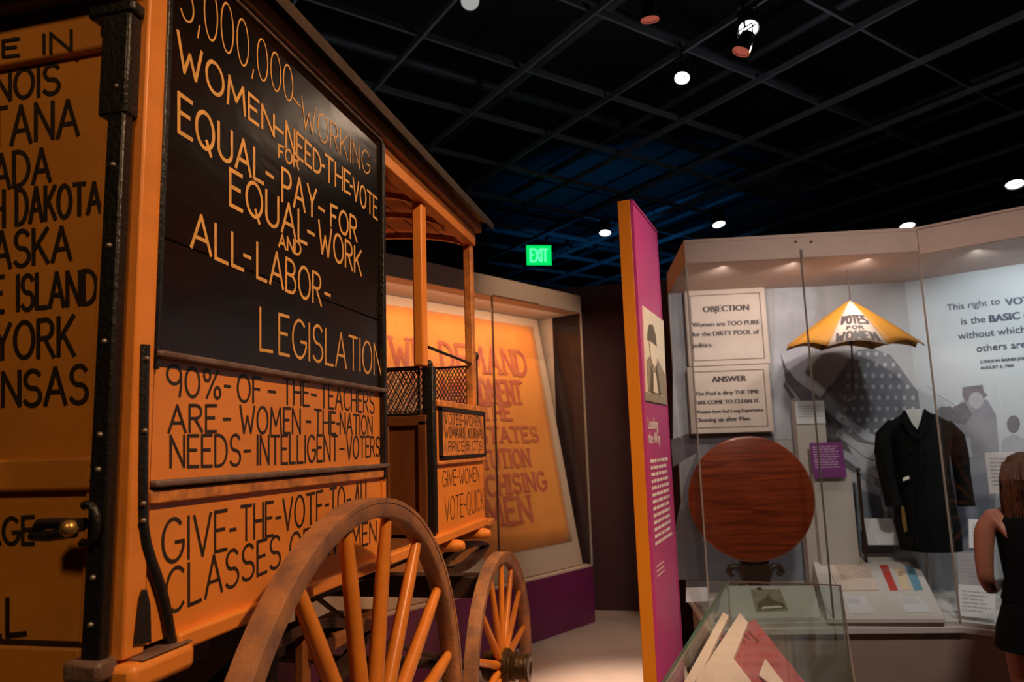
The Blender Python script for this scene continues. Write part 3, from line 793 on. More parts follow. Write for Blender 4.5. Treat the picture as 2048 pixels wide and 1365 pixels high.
mesh_panel('wire_mesh', (LX + .05, 3.055, 0), (1, 0, 0), SX - LX - .07, 1.85, 2.035, .016, r=.0022)
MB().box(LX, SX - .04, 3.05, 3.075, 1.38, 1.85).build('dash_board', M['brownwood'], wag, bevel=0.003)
MB().tube([(SX - .02, 2.47, 2.045), (SX - .02, 3.01, 2.038)], .006, 8).build('side_guard_rod', M['black'], wag, smooth=True)
MB().tube([(SX - .012, 3.045, 1.86), (SX - .012, 3.045, 2.06)], [.007, .007], 8).build('guard_post', M['black'], wag, smooth=True)
MB().sphere((SX - .012, 3.045, 2.075), .013, 10, (1, 1, 1.6)).build('guard_finial', M['black'], wag, smooth=True)
# driver seat
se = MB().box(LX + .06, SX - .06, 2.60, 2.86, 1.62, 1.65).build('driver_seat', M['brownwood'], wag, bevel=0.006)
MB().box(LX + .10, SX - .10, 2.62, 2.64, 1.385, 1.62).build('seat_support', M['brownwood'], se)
# front side panel with two small signs
fp = MB().box(SX - .03, SX - .004, 2.478, 3.09, 1.384, 1.845).build('front_side_panel', M['orange'], wag, label='small orange front side panel with two hand-lettered signs')
MB().box(SX - .03, SX + .012, 2.478, 3.10, 1.832, 1.856).build('arm_rail', M['orange_worn'], fp, bevel=0.004)
sg = MB().box(SX - .004, SX + .004, 2.525, 3.085, 1.655, 1.820).build('small_sign', M['orange_worn'], fp)
mb = MB()
for y0, y1, z0, z1 in ((2.515, 2.527, 1.648, 1.828), (3.083, 3.095, 1.648, 1.828), (2.515, 3.095, 1.820, 1.832), (2.515, 3.095, 1.644, 1.656)): mb.box(SX - .004, SX + .009, y0, y1, z0, z1)
mb.build('sign_border', M['black'], sg)
MB().box(SX - .004, SX + .010, 2.478, 3.09, 1.625, 1.638).build('panel_moulding', M['orange_worn'], fp, bevel=0.003)
def sidetext(parent, text, y0, y1, z0, z1, st, x=SX + .004, gap=GAP):
    mb = MB(); write(mb, text, (x, y0, z1), (x, y0, z0), (x, y1, z1), (x, y1, z0), (1, 0, 0), st, gap=gap); return mb.build('painted_lettering', K_, parent)
sidetext(sg, 'VOTES-WOMEN', 2.56, 3.04, 1.772, 1.810, .0042)
sidetext(sg, "WOMAN'S JOURNAL", 2.56, 3.07, 1.722, 1.760, .0042)
sidetext(sg, 'PRICE-5 CTS', 2.60, 3.04, 1.672, 1.706, .0042)
sidetext(fp, 'GIVE-WOMEN', 2.55, 3.02, 1.545, 1.600, .0048, SX - .004)
sidetext(fp, 'VOTE-QUICK', 2.57, 3.08, 1.420, 1.505, .0050, SX - .004)
# foot board brackets
MB().box(SX - .20, SX + .012, 3.09, 3.20, 1.345, 1.372).build('toe_board', M['orange_worn'], wag, bevel=0.006)
for y in (2.62, 2.98):
    MB().lathe([(0, .018), (.01, .024), (.13, .022), (.15, .014)], (SX - .10, y, 1.33), (1, 0, 0), 12).build('bracket_end', M['orange'], wag, smooth=True)

# --- wheels
def wheel(xf, yc, Rr, tread, face, ns, a0, name, side=1, hubr=.075, hubl=.17, label=None):
    """xf: outer face, side 1: the face looks to +x"""
    zc = PZ + Rr; c = Vector((xf, yc, zc)); n = 72
    ri = Rr - face
    xi = xf - side * tread
    def rg(r, x): return [Vector((x, yc + r * math.cos(2 * PI * j / n), zc + r * math.sin(2 * PI * j / n))) for j in range(n)]
    b1 = 0.006
    mb = MB(); rs = [rg(ri + b1, xf), rg(Rr - .012, xf), rg(Rr - .010, xf), rg(Rr - .010, xi), rg(ri + b1, xi), rg(ri, xi + side * b1), rg(ri, xf - side * b1)]
    mb.ring(rs, closed=True); rim = mb.build(name, M['rim'], wag, smooth=True, label=label)
    mb = MB(); mb.ring([rg(Rr - .011, xf + side * .002), rg(Rr - .001, xf + side * .002), rg(Rr, xf), rg(Rr, xi), rg(Rr - .011, xi)], closed=True)
    mb.build('iron_tyre', M['rim'], rim, smooth=True)
    hx = xf - side * tread * .3                        # hub centre sits slightly inboard of nothing: dished outward
    mid = xf - side * tread / 2
    for i in range(ns):
        a = R(a0 + 360 * i / ns); d = Vector((0, math.cos(a), math.sin(a))); t = Vector((0, -math.sin(a), math.cos(a)))
        p0 = Vector((mid, yc, zc)) + d * (hubr * .8); p1 = Vector((mid, yc, zc)) + d * (ri + .003)
        secs = []
        for f, wx, wt in ((0, .016, .011), (.12, .018, .014), (.45, .016, .0125), (.8, .014, .012), (1, .011, .010)):
            secs.append((p0.lerp(p1, f), Vector((wx * Rr / .6 * 1.1, 0, 0)), t * wt * Rr / .6 * 1.55))
        MB().loft(secs, 10, 2.4).build('spoke', M['spoke'], rim, smooth=True)
    hb = MB().lathe([(-hubl * .6, hubr * .62), (-hubl * .55, hubr * .8), (-.03, hubr), (.03, hubr), (hubl * .35, hubr * .72), (hubl * .55, hubr * .66)], (mid, yc, zc), (side, 0, 0), 24).build('hub', M['hub'], rim, smooth=True)
    h1 = hubl * .30
    MB().lathe([(h1, hubr * .70), (h1 + .008, hubr * .82), (h1 + .022, hubr * .82), (h1 + .026, hubr * .72), (h1 + .062, hubr * .68), (h1 + .066, hubr * .80), (h1 + .080, hubr * .78), (h1 + .082, hubr * .45), (h1 + .076, hubr * .3), (h1 + .076, 0)],
               (mid, yc, zc), (side, 0, 0), 16).build('hub_cap', M['hub'], rim, smooth=True)
    return rim
wheel(-.73, 1.636, .62, .050, .046, 16, 11.5, 'rear_wheel', label='large rear wagon wheel with worn rim')
wheel(-.80, 3.08, .455, .048, .042, 14, 8, 'front_wheel', hubr=.070, hubl=.13)
wheel(-2.36, 1.636, .62, .050, .046, 16, 3, 'rear_wheel', side=-1)
wheel(-2.29, 3.08, .455, .048, .042, 14, 0, 'front_wheel', side=-1, hubr=.070, hubl=.13)
# --- running gear
MB().tube([(-2.30, 1.636, PZ + .62), (-.78, 1.636, PZ + .62)], .024, 10).build('rear_axle', M['under'], wag, smooth=True)
MB().tube([(-2.24, 3.08, PZ + .455), (-.85, 3.08, PZ + .455)], .022, 10).build('front_axle', M['under'], wag, smooth=True)
MB().box(-1.60, -1.54, 1.6, 3.1, .93, .99).build('reach_pole', M['under'], wag, bevel=.01)
def leaf(x, y, z, L, h, name='leaf_spring', m=M['under'], wd=.045):
    o = None
    for s in (1, -1):
        for k in range(3):
            e = 1 - .2 * k; pts = []
            for i in range(13):
                f = (-1 + i / 6) * e
                pts.append((x, y + f * L / 2, z + s * (h / 2 * (1 - f * f) - .0085 * k)))
            mb = MB(); mb.ring([[(x - wd / 2, p[1], p[2] - .004), (x + wd / 2, p[1], p[2] - .004), (x + wd / 2, p[1], p[2] + .004), (x - wd / 2, p[1], p[2] + .004)] for p in pts])
            ob = mb.build(name if o is None else 'spring_leaf', m, wag if o is None else o)
            if o is None: o = ob
    return o
for x in (-.96, -2.12):
    leaf(x, 1.64, 1.16, .86, .22)
    leaf(x, 3.02, 1.235, .66, .10)
for x in (-1.06, -2.02):
    MB().box(x, x + .05, 1.10, 3.16, 1.285, 1.345).build('chassis_beam', M['under'], wag, bevel=.005)
for y in (1.25, 2.1, 2.75):
    MB().box(LX + .03, SX - .05, y, y + .05, 1.30, 1.352).build('cross_beam', M['under'], wag, bevel=.004)
MB().lathe([(0, .26), (.02, .27), (.03, .26), (.03, .20)], (-1.54, 3.05, 1.24), (0, 0, 1), 32).build('fifth_wheel', M['under'], wag, smooth=True)
MB().tube([(-.99, 2.55, 1.30), (-.97, 2.30, 1.00), (-1.0, 1.75, .97)], .010, 8).build('brake_rod', M['under'], wag, smooth=True)
MB().tube([(-1.05, 1.15, 1.30), (-1.0, 1.42, 1.04), (-1.0, 1.60, .98)], .010, 8).build('stay_rod', M['under'], wag, smooth=True)
MB().tube([(-1.30, 2.2, 1.30), (-1.18, 2.55, 1.02), (-1.02, 2.95, .84)], .009, 8).build('stay_rod', M['under'], wag, smooth=True)
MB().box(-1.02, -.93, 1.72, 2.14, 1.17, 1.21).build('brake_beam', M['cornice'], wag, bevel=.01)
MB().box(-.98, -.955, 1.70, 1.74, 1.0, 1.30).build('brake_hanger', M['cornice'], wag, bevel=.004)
MB().box(-2.25, -.85, 1.58, 1.69, 1.00, 1.06).build('rear_bolster', M['under'], wag, bevel=.006)
MB().box(-2.20, -.90, 3.03, 3.13, 1.06, 1.15).build('front_bolster', M['under'], wag, bevel=.006)
MB().box(-2.05, -1.05, 1.15, 1.75, 1.10, 1.30).build('underbody_shade_box', M['under'], wag, bevel=.006)  # added dark box standing in for the deep shade beneath the body
# low padded steps: wheel chocks keep the old wheels still
for y, x, Rr in ((3.08, -.825, .455),):
    MB().hexa([(x - .05, y - .34, PZ), (x + .05, y - .34, PZ), (x + .05, y - .18, PZ), (x - .05, y - .18, PZ), (x - .05, y - .26, PZ + .05), (x + .05, y - .26, PZ + .05), (x + .05, y - .235, PZ + .075), (x - .05, y - .235, PZ + .075)]).build(
        'wheel_chock', M['orange_worn'], None, bevel=.003, label='small wedge block on the platform under the front wheel', cat='chock')

# ================================================================== LEFT BANNER CASE
FL = Frame((-.81, 5.845), (-math.sin(R(27.8)), -math.cos(R(27.8))))   # u runs back towards the camera
# n points... make v point into the case (away from viewer, to the left)
FL.n = Vector((-math.cos(R(27.8)), math.sin(R(27.8)), 0))
FL.M = Matrix(((FL.d.x, FL.n.x, 0, FL.o.x), (FL.d.y, FL.n.y, 0, FL.o.y), (0, 0, 1, 0), (0, 0, 0, 1)))
LEN = 3.6
lc = thing('banner_display_case', 'long glazed wall case on a plum plinth holding the orange banner', 'display case', FL.w(LEN / 2, .4, PZ))
MB(FL.M).box(0, LEN, 0, .62, PZ, .745).build('plinth', M['plum'], lc, bevel=.004)
MB(FL.M).box(0, LEN, .004, .62, .745, .757).build('case_deck', M['cream'], lc)
MB(FL.M).box(0, LEN, 0, .62, 2.74, 2.885).build('case_top', M['casewhite'], lc, bevel=.004)
MB(FL.M).box(0, LEN, .60, .63, .757, 2.74).build('back_panel', M['casewhite'], lc)
MB(FL.M).box(.0, .012, .0, .60, .757, 2.74).build('end_glass', M['glass'], lc)
MB(FL.M).box(0.004, .006, .30, .60, .757, 2.74).build('end_panel', M['fascia'], lc)
for u0, u1 in ((.012, 1.06), (1.066, 2.3), (2.306, LEN)):
    g = MB(FL.M).box(u0, u1, 0.0, .008, .757, 2.74).build('glass_pane', M['glass'], lc)
for u in (.0, 1.058):
    MB(FL.M).box(u, u + .010, -.001, .010, .757, 2.74).build('pane_joint', M['edgelight'] if u == 0 else M['poster_edge'], lc)
MB(FL.M).box(.55, 1.06, -.004, .0, 2.74, 2.75).build('case_track', M['poster_edge'], lc)
# leaning board and banner
al = R(10.5)
bn = (FL.n * math.sin(al) + Vector((0, 0, math.cos(al)))).normalized()      # up the board
B0 = FL.w(-.0 + .055, .055, .762)
bd = FL.d                                                                  # along, towards the camera
bf = (-FL.n * math.cos(al) + Vector((0, 0, math.sin(al)))).normalized()    # board's front normal
BPL = (tuple(bf), bf.dot(B0))
def bpt(px, py): return onp(px, py, *BPL)
H_ = 2.01
q = [B0, B0 + bd * 3.3, B0 + bd * 3.3 + bn * H_, B0 + bn * H_]
MB().slab([p - bf * .03 for p in q], bf, .03).build('backing_board', M['cream'], None, bevel=.003, label='cream backing board leaning inside the left glass case', cat='board')
# cloth corners
tr_, br_ = bpt(1066, 655), bpt(1143, 1083)
def bl(p): r = p - B0; return r.dot(bd), r.dot(bn)
ur, vt = bl(tr_); ub, vb = bl(br_)
ur = (ur + ub) / 2
U1 = 2.85
NU, NV = 40, 14
mb = MB()
rings = []
vs = []
for i in range(NU + 1):
    for j in range(NV + 1):
        u = ur + (U1 - ur) * i / NU; v = vb + (vt - vb) * j / NV
        rp2 = .003 + .0014 * math.sin(i * 1.1 + math.sin(j * .7)) * (j / NV) + .0008 * math.sin(j * 2.1 + i * .3)
        vs.append(B0 + bd * u + bn * v + bf * rp2)
fs = [(i * (NV + 1) + j, (i + 1) * (NV + 1) + j, (i + 1) * (NV + 1) + j + 1, i * (NV + 1) + j + 1) for i in range(NU) for j in range(NV)]
mb.add(vs, fs)
ban = mb.build('banner', M['banner'], None, smooth=True, solid=.0015, label='faded orange cloth banner with red block letters on the leaning board', cat='banner')
rows = [('WE DEMAND', 1050, 706, 752, None), ('AN AMENDMENT', 1041, 766, 808, None), ('TO THE', 1019, 812, 840, None), ('UNITED STATES', 1073, 855, 883, None),
        ('CONSTITUTION', 1057, 899, 932, None), ('ENFRANCHISING', 1090, 945, 980, None), ('WOMEN', 1059, 992, 1042, None)]
uL = bl(bpt(779, 690))[0]; uR = bl(bpt(1050, 728))[0]; uc = (uL + uR) / 2
for t, xr, y0, y1, _ in rows:
    a, b_ = bl(bpt(xr, y0)), bl(bpt(xr, y1))
    ue = (a[0] + b_[0]) / 2
    he = a[1] - b_[1]
    # natural width for block capitals, kept between the visible right end and the line's own centre
    wd = min(2 * (uc - ue), advance(t, .26) * he * 1.25)
    if t == 'WE DEMAND': wd = uL - uR
    us = ue + wd
    P = lambda u, v: B0 + bd * u + bn * v + bf * .0066
    mb = MB(); write(mb, t, P(us, a[1]), P(us, b_[1]), P(ue, a[1]), P(ue, b_[1]), bf, (.024 if he < .16 else .032), gap=.26, serif=True)
    mb.build('banner_lettering', M['banner_red'], ban)
mb = MB()                                                             # red line border near the hem
P = lambda u, v: B0 + bd * u + bn * v + bf * .0066
for k in range(2):
    d_ = .03 + k * .02
    mb.add([P(ur + d_, vb + .03), P(ur + d_ + .004, vb + .03), P(ur + d_ + .004, vt - .03), P(ur + d_, vt - .03)], [(0, 1, 2, 3)])
mb.build('banner_stitching', M['banner'], ban)
area('banner_case_light', FL.w(1.5, .06, 2.70), FL.w(1.5, .56, 1.9), 14, (1.0, 0.66, 0.42), 2.8, .08)
spot('banner_spot', (-.0, 3.9, 4.4), tuple(bpt(1040, 800)), 190, (1.0, 0.64, 0.38), 36, .9, .06)

# ================================================================== KIOSK
db = Vector((math.sin(R(8.9)), math.cos(R(8.9)), 0)); nk = Vector((db.y, -db.x, 0))
FK = Frame((0, 0), (db.x, db.y))
k0 = Vector((-.1785, 2.915, 0)); KT = 2.665; KL = .49; TH = .058
FK.o = k0
FK.n = -nk
FK.M = Matrix(((db.x, -nk.x, 0, k0.x), (db.y, -nk.y, 0, k0.y), (0, 0, 1, 0), (0, 0, 0, 1)))
kk = thing('information_kiosk', 'tall thin standing panel, orange edge and magenta printed face', 'kiosk', (k0.x, k0.y + .2, PZ))
MB(FK.M).box(0, KL, .006, TH, PZ, KT).build('kiosk_body', M['kiosk_orange'], kk, bevel=.002)
MB(FK.M).box(.012, KL - .012, -.003, .006, PZ + .02, KT - .012).build('printed_face', M['magenta'], kk)
mb = MB(FK.M)
for bx in ((0, .010, PZ, KT), (KL - .010, KL, PZ, KT), (0, KL, KT - .010, KT)):
    mb.box(bx[0], bx[1], -.006, .006, bx[2], bx[3])
mb.build('face_frame', M['magenta'], kk)
KP = (tuple(nk), nk.dot(k0) + .003)
pf = [onp(*a, *KP) for a in ((1284, 612), (1325, 640), (1332, 802), (1291, 786))]
pf = MB().slab([Vector((p.x, p.y, z)) for p, z in zip(pf, (2.235, 2.235, 1.88, 1.88))], nk, .004).build('kiosk_photograph', M['photo_light'], kk)
def kq(pts, m, lift=.0055, name='photo_figure', parent=pf):
    P = [FK.w(u, -.003 - lift, z) for u, z in pts]
    mb = MB(); mb.add(P, [tuple(range(len(P)))]); return mb.build(name, m, parent)
kq([(.13, 2.13), (.17, 2.17), (.25, 2.18), (.30, 2.14), (.31, 2.09), (.12, 2.10)], M['photo_dark'])
kq([(.15, 2.10), (.29, 2.09), (.28, 2.02), (.22, 1.99), (.16, 2.02)], M['photo_light'], .0075)
kq([(.08, 2.01), (.16, 2.04), (.22, 1.99), (.30, 2.04), (.46, 1.98), (.47, 1.885), (.08, 1.885)], M['photo_mid'])
kq([(.16, 2.00), (.22, 1.94), (.28, 2.01), (.33, 1.885), (.12, 1.885)], M['photo_dark'], .0068)
kq([(.19, 1.97), (.24, 1.97), (.27, 1.885), (.17, 1.885)], M['photo_light'], .0076)
MB(FK.M).box(.02, KL - .02, -.008, -.003, 1.845, 1.879).build('photo_caption_bar', M['photo_mid'], kk)
mx = plane_mx(FK.w(.05, -.004, 1.735), db, (0, 0, 1))
font_text(kk, M['white'], 'Leading\nthe Way', mx, .065, .002, spacing=.9)
mb = MB(); fine_print(mb, FK.w(.06, -.003, 1.60), db, (0, 0, 1), .36, 13, .0265, .013, nk, .0015, .12); mb.build('printed_lettering', M['white'], kk)
mb = MB(); fine_print(mb, FK.w(.06, -.003, 1.20), db, (0, 0, 1), .16, 3, .018, .006, nk, .0015, .3); mb.build('printed_lettering', M['white'], kk)

# ================================================================== RIGHT DISPLAY CASE
F = Frame((.030, 4.50), (1.355, .20)); LU = 1.3697; DV = .90
RC = F.w(LU, 0, 0)
Wf = Frame((RC.x, RC.y), (.884, -.468)); WL = 1.7
DK = .64; TZ = 2.885; SZ = 2.755
# back wall corner between the two runs
def isect(p, d, q, e):
    den = d.x * e.y - d.y * e.x; r = q - p; t = (r.x * e.y - r.y * e.x) / den; return p + d * t
bc = isect(F.w(0, DV, 0), F.d, Wf.w(0, DV, 0), Wf.d)
uc_ = F.loc(bc)[0]
def pslab(pts, z0, z1): return MB().slab([(p.x, p.y, z0) for p in pts], (0, 0, 1), z1 - z0)
rc = thing('corner_display_case', 'large angled glass display case with taupe fascia, pale deck and grey photo mural', 'display case', F.w(.8, .4, 0))
A0, A1, B1, B2, A3 = F.w(0, 0, 0), RC, Wf.w(WL, 0, 0), Wf.w(WL, DV, 0), F.w(0, DV, 0)
outl = [A0, A1, B1, B2, bc, A3]
ins = [F.w(.03, .04, 0), F.w(LU - .0, .04, 0), Wf.w(WL - .03, .04, 0), B2, bc, F.w(.03, DV, 0)]
pslab(ins, 0, DK - .06).build('case_base', M['base'], rc)
pslab(outl, DK - .06, DK - .025).build('deck_lip', M['deck'], rc, bevel=.004)
ins2 = [F.w(.012, .012, 0), F.w(LU - .002, .012, 0), Wf.w(WL - .012, .012, 0), B2, bc, F.w(.012, DV, 0)]
pslab(ins2, DK - .025, DK).build('case_deck', M['deck'], rc)
pslab([F.w(.03, .03, 0), F.w(LU, .03, 0), Wf.w(WL - .03, .03, 0), B2, bc, F.w(.03, DV, 0)], SZ, SZ + .02).build('case_soffit', M['fascia'], rc)
MB(F.M).box(0, LU, 0, .03, SZ, TZ).build('front_fascia', M['fascia'], rc, bevel=.003)
MB(F.M).box(0, .03, .03, DV + .03, SZ, TZ).build('side_fascia', M['fascia'], rc, bevel=.003)
MB(Wf.M).box(0, WL, 0, .03, SZ - .02, TZ + .01).build('front_fascia', M['fascia'], rc, bevel=.003)
pslab(outl, TZ, TZ + .02).build('case_lid', M['fascia'], rc)
mb = MB()
for q in ((1591, 484), (1622, 484)):
    u, z = F.uz(*q, 0); mb.lathe([(0, .008), (.004, .008)], F.w(u, -.004, z), tuple(F.n), 10)
mb.build('fascia_screw', M['ink'], rc)
bwl = MB(F.M).box(0, uc_, DV, DV + .03, DK, TZ).build('mural_panel', M['mural'], rc, label='grey photo mural panel')
bww = MB().hexa([tuple(Vector((p.x, p.y, z))) for z in (DK, TZ) for p in (bc, B2, B2 + Wf.n * .03, bc + Wf.n * .03)]).build('mural_panel', M['mural_cool'], rc, label='cool white mural panel with a quotation')
us = F.uz(1637, 900, 0)[0]
panes = [MB(F.M).box(.008, us - .004, 0.0, .008, DK, SZ), MB(F.M).box(us + .004, LU - .006, 0.0, .008, DK, SZ), MB(Wf.M).box(.006, WL, 0.0, .008, DK, SZ), MB(F.M).box(0, .008, .0, DV, DK, SZ)]
for p in panes: p.build('glass_pane', M['glass'], rc)
for (fr, u, mm) in ((F, 0, 'edgelight'), (F, us - .004, 'edgegrey'), (F, LU - .008, 'edgelight')):
    MB(fr.M).box(u, u + .008, -.001, .009, DK, SZ).build('pane_joint', M[mm], rc)
MB(F.M).box(us - .006, us + .010, -.004, .0, SZ, SZ + .05).build('pane_clip', M['edgegrey'], rc)
# mural figures: flat print on the back wall
BV = DV - .002
def figure(pts, m, fr=F, v=BV, lift=0.0, parent=None, name='printed_figure', raw=False):
    P = []
    for (px, py) in pts:
        u, z = fr.uz(px, py, v - lift)
        P.append(fr.w(u, v - lift, z))
    mb = MB(); mb.add(P, [tuple(range(len(P)))])
    return mb.build(name, m, parent or (bwl if fr is F else bww))
def blob(cx, cy, rx, ry, n=14): return [(cx + rx * math.cos(2 * PI * i / n), cy + ry * math.sin(2 * PI * i / n)) for i in range(n)]
figure([(1346, 572), (1440, 572), (1440, 880), (1346, 900)], M['m_light'], lift=.0005)
figure([(1548, 575), (1640, 575), (1618, 700), (1600, 880), (1548, 880)], M['m_light'], lift=.0008)
figure([(1342, 880), (1375, 868), (1548, 868), (1548, 905), (1400, 900), (1346, 935)], M['m_dark'], lift=.001)
figure([(1346, 1075), (1372, 960), (1400, 890), (1418, 890), (1418, 1000), (1400, 1100), (1346, 1110)], M['m_mid'], lift=.0015)
figure([(1350, 1085), (1615, 1085), (1615, 1160), (1350, 1160)], M['m_blue'], lift=.0016)
figure([(1560, 705), (1572, 735), (1592, 760), (1612, 775), (1640, 795), (1645, 790), (1660, 772), (1682, 780), (1690, 800), (1700, 850), (1690, 880), (1730, 960), (1720, 1100), (1650, 1100), (1648, 850), (1600, 800), (1572, 765)], M['m_dark'], lift=.001)
figure([(1570, 765), (1590, 795), (1583, 800), (1566, 772)], M['m_dark'], lift=.001)
figure([(1628, 574), (1655, 655), (1700, 655), (1700, 574)], M['mural'], lift=.0012)
flag = [(1640, 820), (1660, 778), (1690, 735), (1715, 700), (1745, 697), (1780, 710), (1800, 735), (1825, 770), (1850, 800), (1862, 815), (1862, 900), (1800, 900), (1700, 880)]
figure(flag, M['m_mid'], lift=.002)
for r_ in range(8):
    for c_ in range(10):
        x = 1702 + c_ * 17 - r_ * 3 + (r_ % 2) * 3; y = 708 + r_ * 22
        if y > 700 + max(0, (x - 1765)) * 1.25 and x > 1722 - (y - 700) * .55 and x < 1850:
            figure(blob(x, y, 4.2, 5.0, 6), M['m_light'], lift=.0028, name='printed_star')
for k in range(4):
    y0 = 835 + k * 34
    figure([(1675, y0 - 10), (1700, y0 + 4), (1735, y0 + 30), (1760, y0 + 40), (1760, y0 + 55), (1730, y0 + 46), (1695, y0 + 18), (1672, y0 + 4)], M['m_light'], lift=.0028, name='printed_stripe')
figure([(1760, 830), (1850, 800), (1862, 1100), (1740, 1100)], M['m_mid'], lift=.0022)
figure([(1700, 950), (1722, 940), (1760, 1000), (1760, 1100), (1700, 1100)], M['m_blue'], lift=.0024)
# wing figures
def wfig(p, m, l=.001, name='printed_figure'): return figure(p, m, Wf, BV, l, name=name)
wfig([(1862, 840), (1875, 820), (1900, 812), (1925, 840), (1935, 900), (1940, 1100), (1862, 1100)], M['m_mid'], .001)
wfig([(1852, 770), (1875, 790), (1960, 840), (1990, 900), (1990, 760), (1940, 790)], M['mural_cool'], .0008)
wfig(blob(1886, 828, 12, 15), M['m_mid'], .002)
wfig([(1905, 830), (1920, 805), (1945, 798), (1975, 800), (1992, 830), (1998, 900), (1990, 1010), (1985, 1100), (1925, 1100), (1925, 940)], M['m_soft'], .002)
wfig([(1925, 775), (1965, 770), (1968, 785), (1975, 790), (1965, 800), (1930, 802), (1925, 792)], M['m_mid'], .003)
wfig(blob(1952, 802, 15, 17), M['m_light'], .0035)
wfig([(1905, 815), (1930, 805), (1945, 830), (1930, 850), (1908, 845)], M['m_mid'], .003)
wfig(blob(2027, 848, 13, 17), M['m_mid'], .002)
wfig([(2005, 880), (2027, 868), (2060, 885), (2065, 1000), (2005, 1000)], M['m_light'], .0015)
wfig([(1900, 1015), (1930, 960), (1975, 945), (1985, 1100), (1895, 1100)], M['m_blue'], .004)
wfig([(1920, 880), (1940, 875), (1945, 915), (1925, 920)], M['m_light'], .0045)
# quotation
def wtext(t, x0, base, size, bold, dx=0):
    u, z = Wf.uz(x0, base, BV)
    return font_text(bww, M['navy'], t, plane_mx(Wf.w(u, BV - .002, z), Wf.d, (0, 0, 1)), size, bold)
wtext('This right to', 1894, 622, .062, .0004)
wtext('VOTE', 2011, 612, .066, .0035)
wtext('is the', 1922, 650, .066, .0004)
wtext('BASIC right', 1977, 645, .066, .0035)
wtext('without which all', 1917, 679, .066, .0004)
wtext('others are meaningless.', 1953, 704, .066, .0004)
wtext('LYNDON BAINES JOHNSON', 1961, 727, .026, .001)
wtext('AUGUST 6, 1965', 1961, 739, .026, .001)
# posters
def poster(q, lines, label, v=.84):
    """q: left x, right x, top y, bottom y at its front face"""
    (u0, z1), (u1, z0) = F.uz(q[0], q[2], v), F.uz(q[1], q[3], v)
    p = MB(F.M).box(u0, u1, v, v + .025, z0, z1).build('poster', M['poster'], None, bevel=.002, label=label, cat='poster', group='suffrage posters')
    mb = MB(F.M); e = .035; t = .006
    for a in ((u0 + e, u1 - e, z1 - e - t, z1 - e), (u0 + e, u1 - e, z0 + e, z0 + e + t), (u0 + e, u0 + e + t, z0 + e, z1 - e), (u1 - e - t, u1 - e, z0 + e, z1 - e)):
        mb.box(a[0], a[1], v - .001, v, a[2], a[3])
    mb.build('poster_border', M['poster_edge'], p)
    cx = (u0 + u1) / 2
    for t_, al_, px_, py_, sz, bo in lines:
        u, z = F.uz(px_, py_, v)
        if al_ == 'CENTER': u = cx
        font_text(p, M['ink'], t_, plane_mx(F.w(u, v - .0015, z), F.d, (0, 0, 1)), sz, bo, al_)
    return p
poster((1368, 1541, 583, 727), [('OBJECTION', 'CENTER', 1455, 623, .062, .004), ('Women are TOO PURE', 'LEFT', 1384, 655, .047, .0025), ('for the DIRTY POOL of', 'LEFT', 1384, 674, .047, .0025), ('politics.', 'LEFT', 1384, 696, .047, .0025)],
       'upper buff poster headed OBJECTION in the right display case')
poster((1374, 1548, 735, 863), [('ANSWER', 'CENTER', 1455, 764, .058, .004), ('The Pool is dirty THE TIME', 'LEFT', 1390, 792, .039, .0022), ('HAS COME TO CLEAN IT.', 'LEFT', 1390, 810, .039, .003), ('Women have had Long Experience', 'LEFT', 1390, 828, .033, .0022), ('Cleaning up after Men.', 'LEFT', 1390, 845, .042, .0022)],
       'lower buff poster headed ANSWER, above the round table top')
# tilt-top table
tv = .36
tu, tz = F.uz(1503, 998, tv); tr = F.uz(1631, 998, tv)[0] - tu
tt = thing('tilt_top_table', 'round mahogany table with its top tipped up vertical on a dark scrolled pedestal', 'table', F.w(tu, tv + .05, DK))
MB().lathe([(0, tr - .012), (.003, tr - .004), (.010, tr), (.020, tr - .002), (.024, tr - .012)], F.w(tu, tv, tz), tuple(F.n), 72).build('tabletop', M['mahogany'], tt, smooth=True)
MB(F.M).box(tu - .085, tu + .085, tv + .03, tv + .11, tz - tr - .13, tz - tr + .06).build('pivot_block', M['cane'], tt, bevel=.008)
mb = MB().lathe([(0, .10), (.02, .10), (.04, .05), (.10, .035), (.16, .05), (max(.2, tz - tr - .12 - DK), .035)], F.w(tu, tv + .07, DK), (0, 0, 1), 20)
mb.build('pedestal', M['cane'], tt, smooth=True)
zb = tz - tr - .05
for s in (1, -1):
    pts = [(tu + s * .05, tv + .06, zb - .07), (tu + s * .075, tv + .055, zb - .04), (tu + s * .09, tv + .05, zb + .0), (tu + s * .115, tv + .05, zb + .02), (tu + s * .15, tv + .05, zb + .015), (tu + s * .165, tv + .05, zb - .012), (tu + s * .150, tv + .05, zb - .03), (tu + s * .132, tv + .05, zb - .022)]
    MB(F.M).tube(pts, [.026, .024, .022, .021, .021, .020, .018, .014], 10, ref=(0, 1, 0)).build('scroll_bracket', M['cane'], tt, smooth=True)
for k in range(3):
    a = R(-90 + 120 * k); d = Vector((math.cos(a), math.sin(a), 0))
    pts = [Vector((tu, tv + .07, 0)) + d * r_ + Vector((0, 0, DK + h)) for r_, h in ((.03, .10), (.09, .12), (.15, .07), (.20, .022), (.23, .018))]
    MB(F.M).tube(pts, [.022, .020, .016, .013, .016], 10).build('leg', M['cane'], tt, smooth=True)
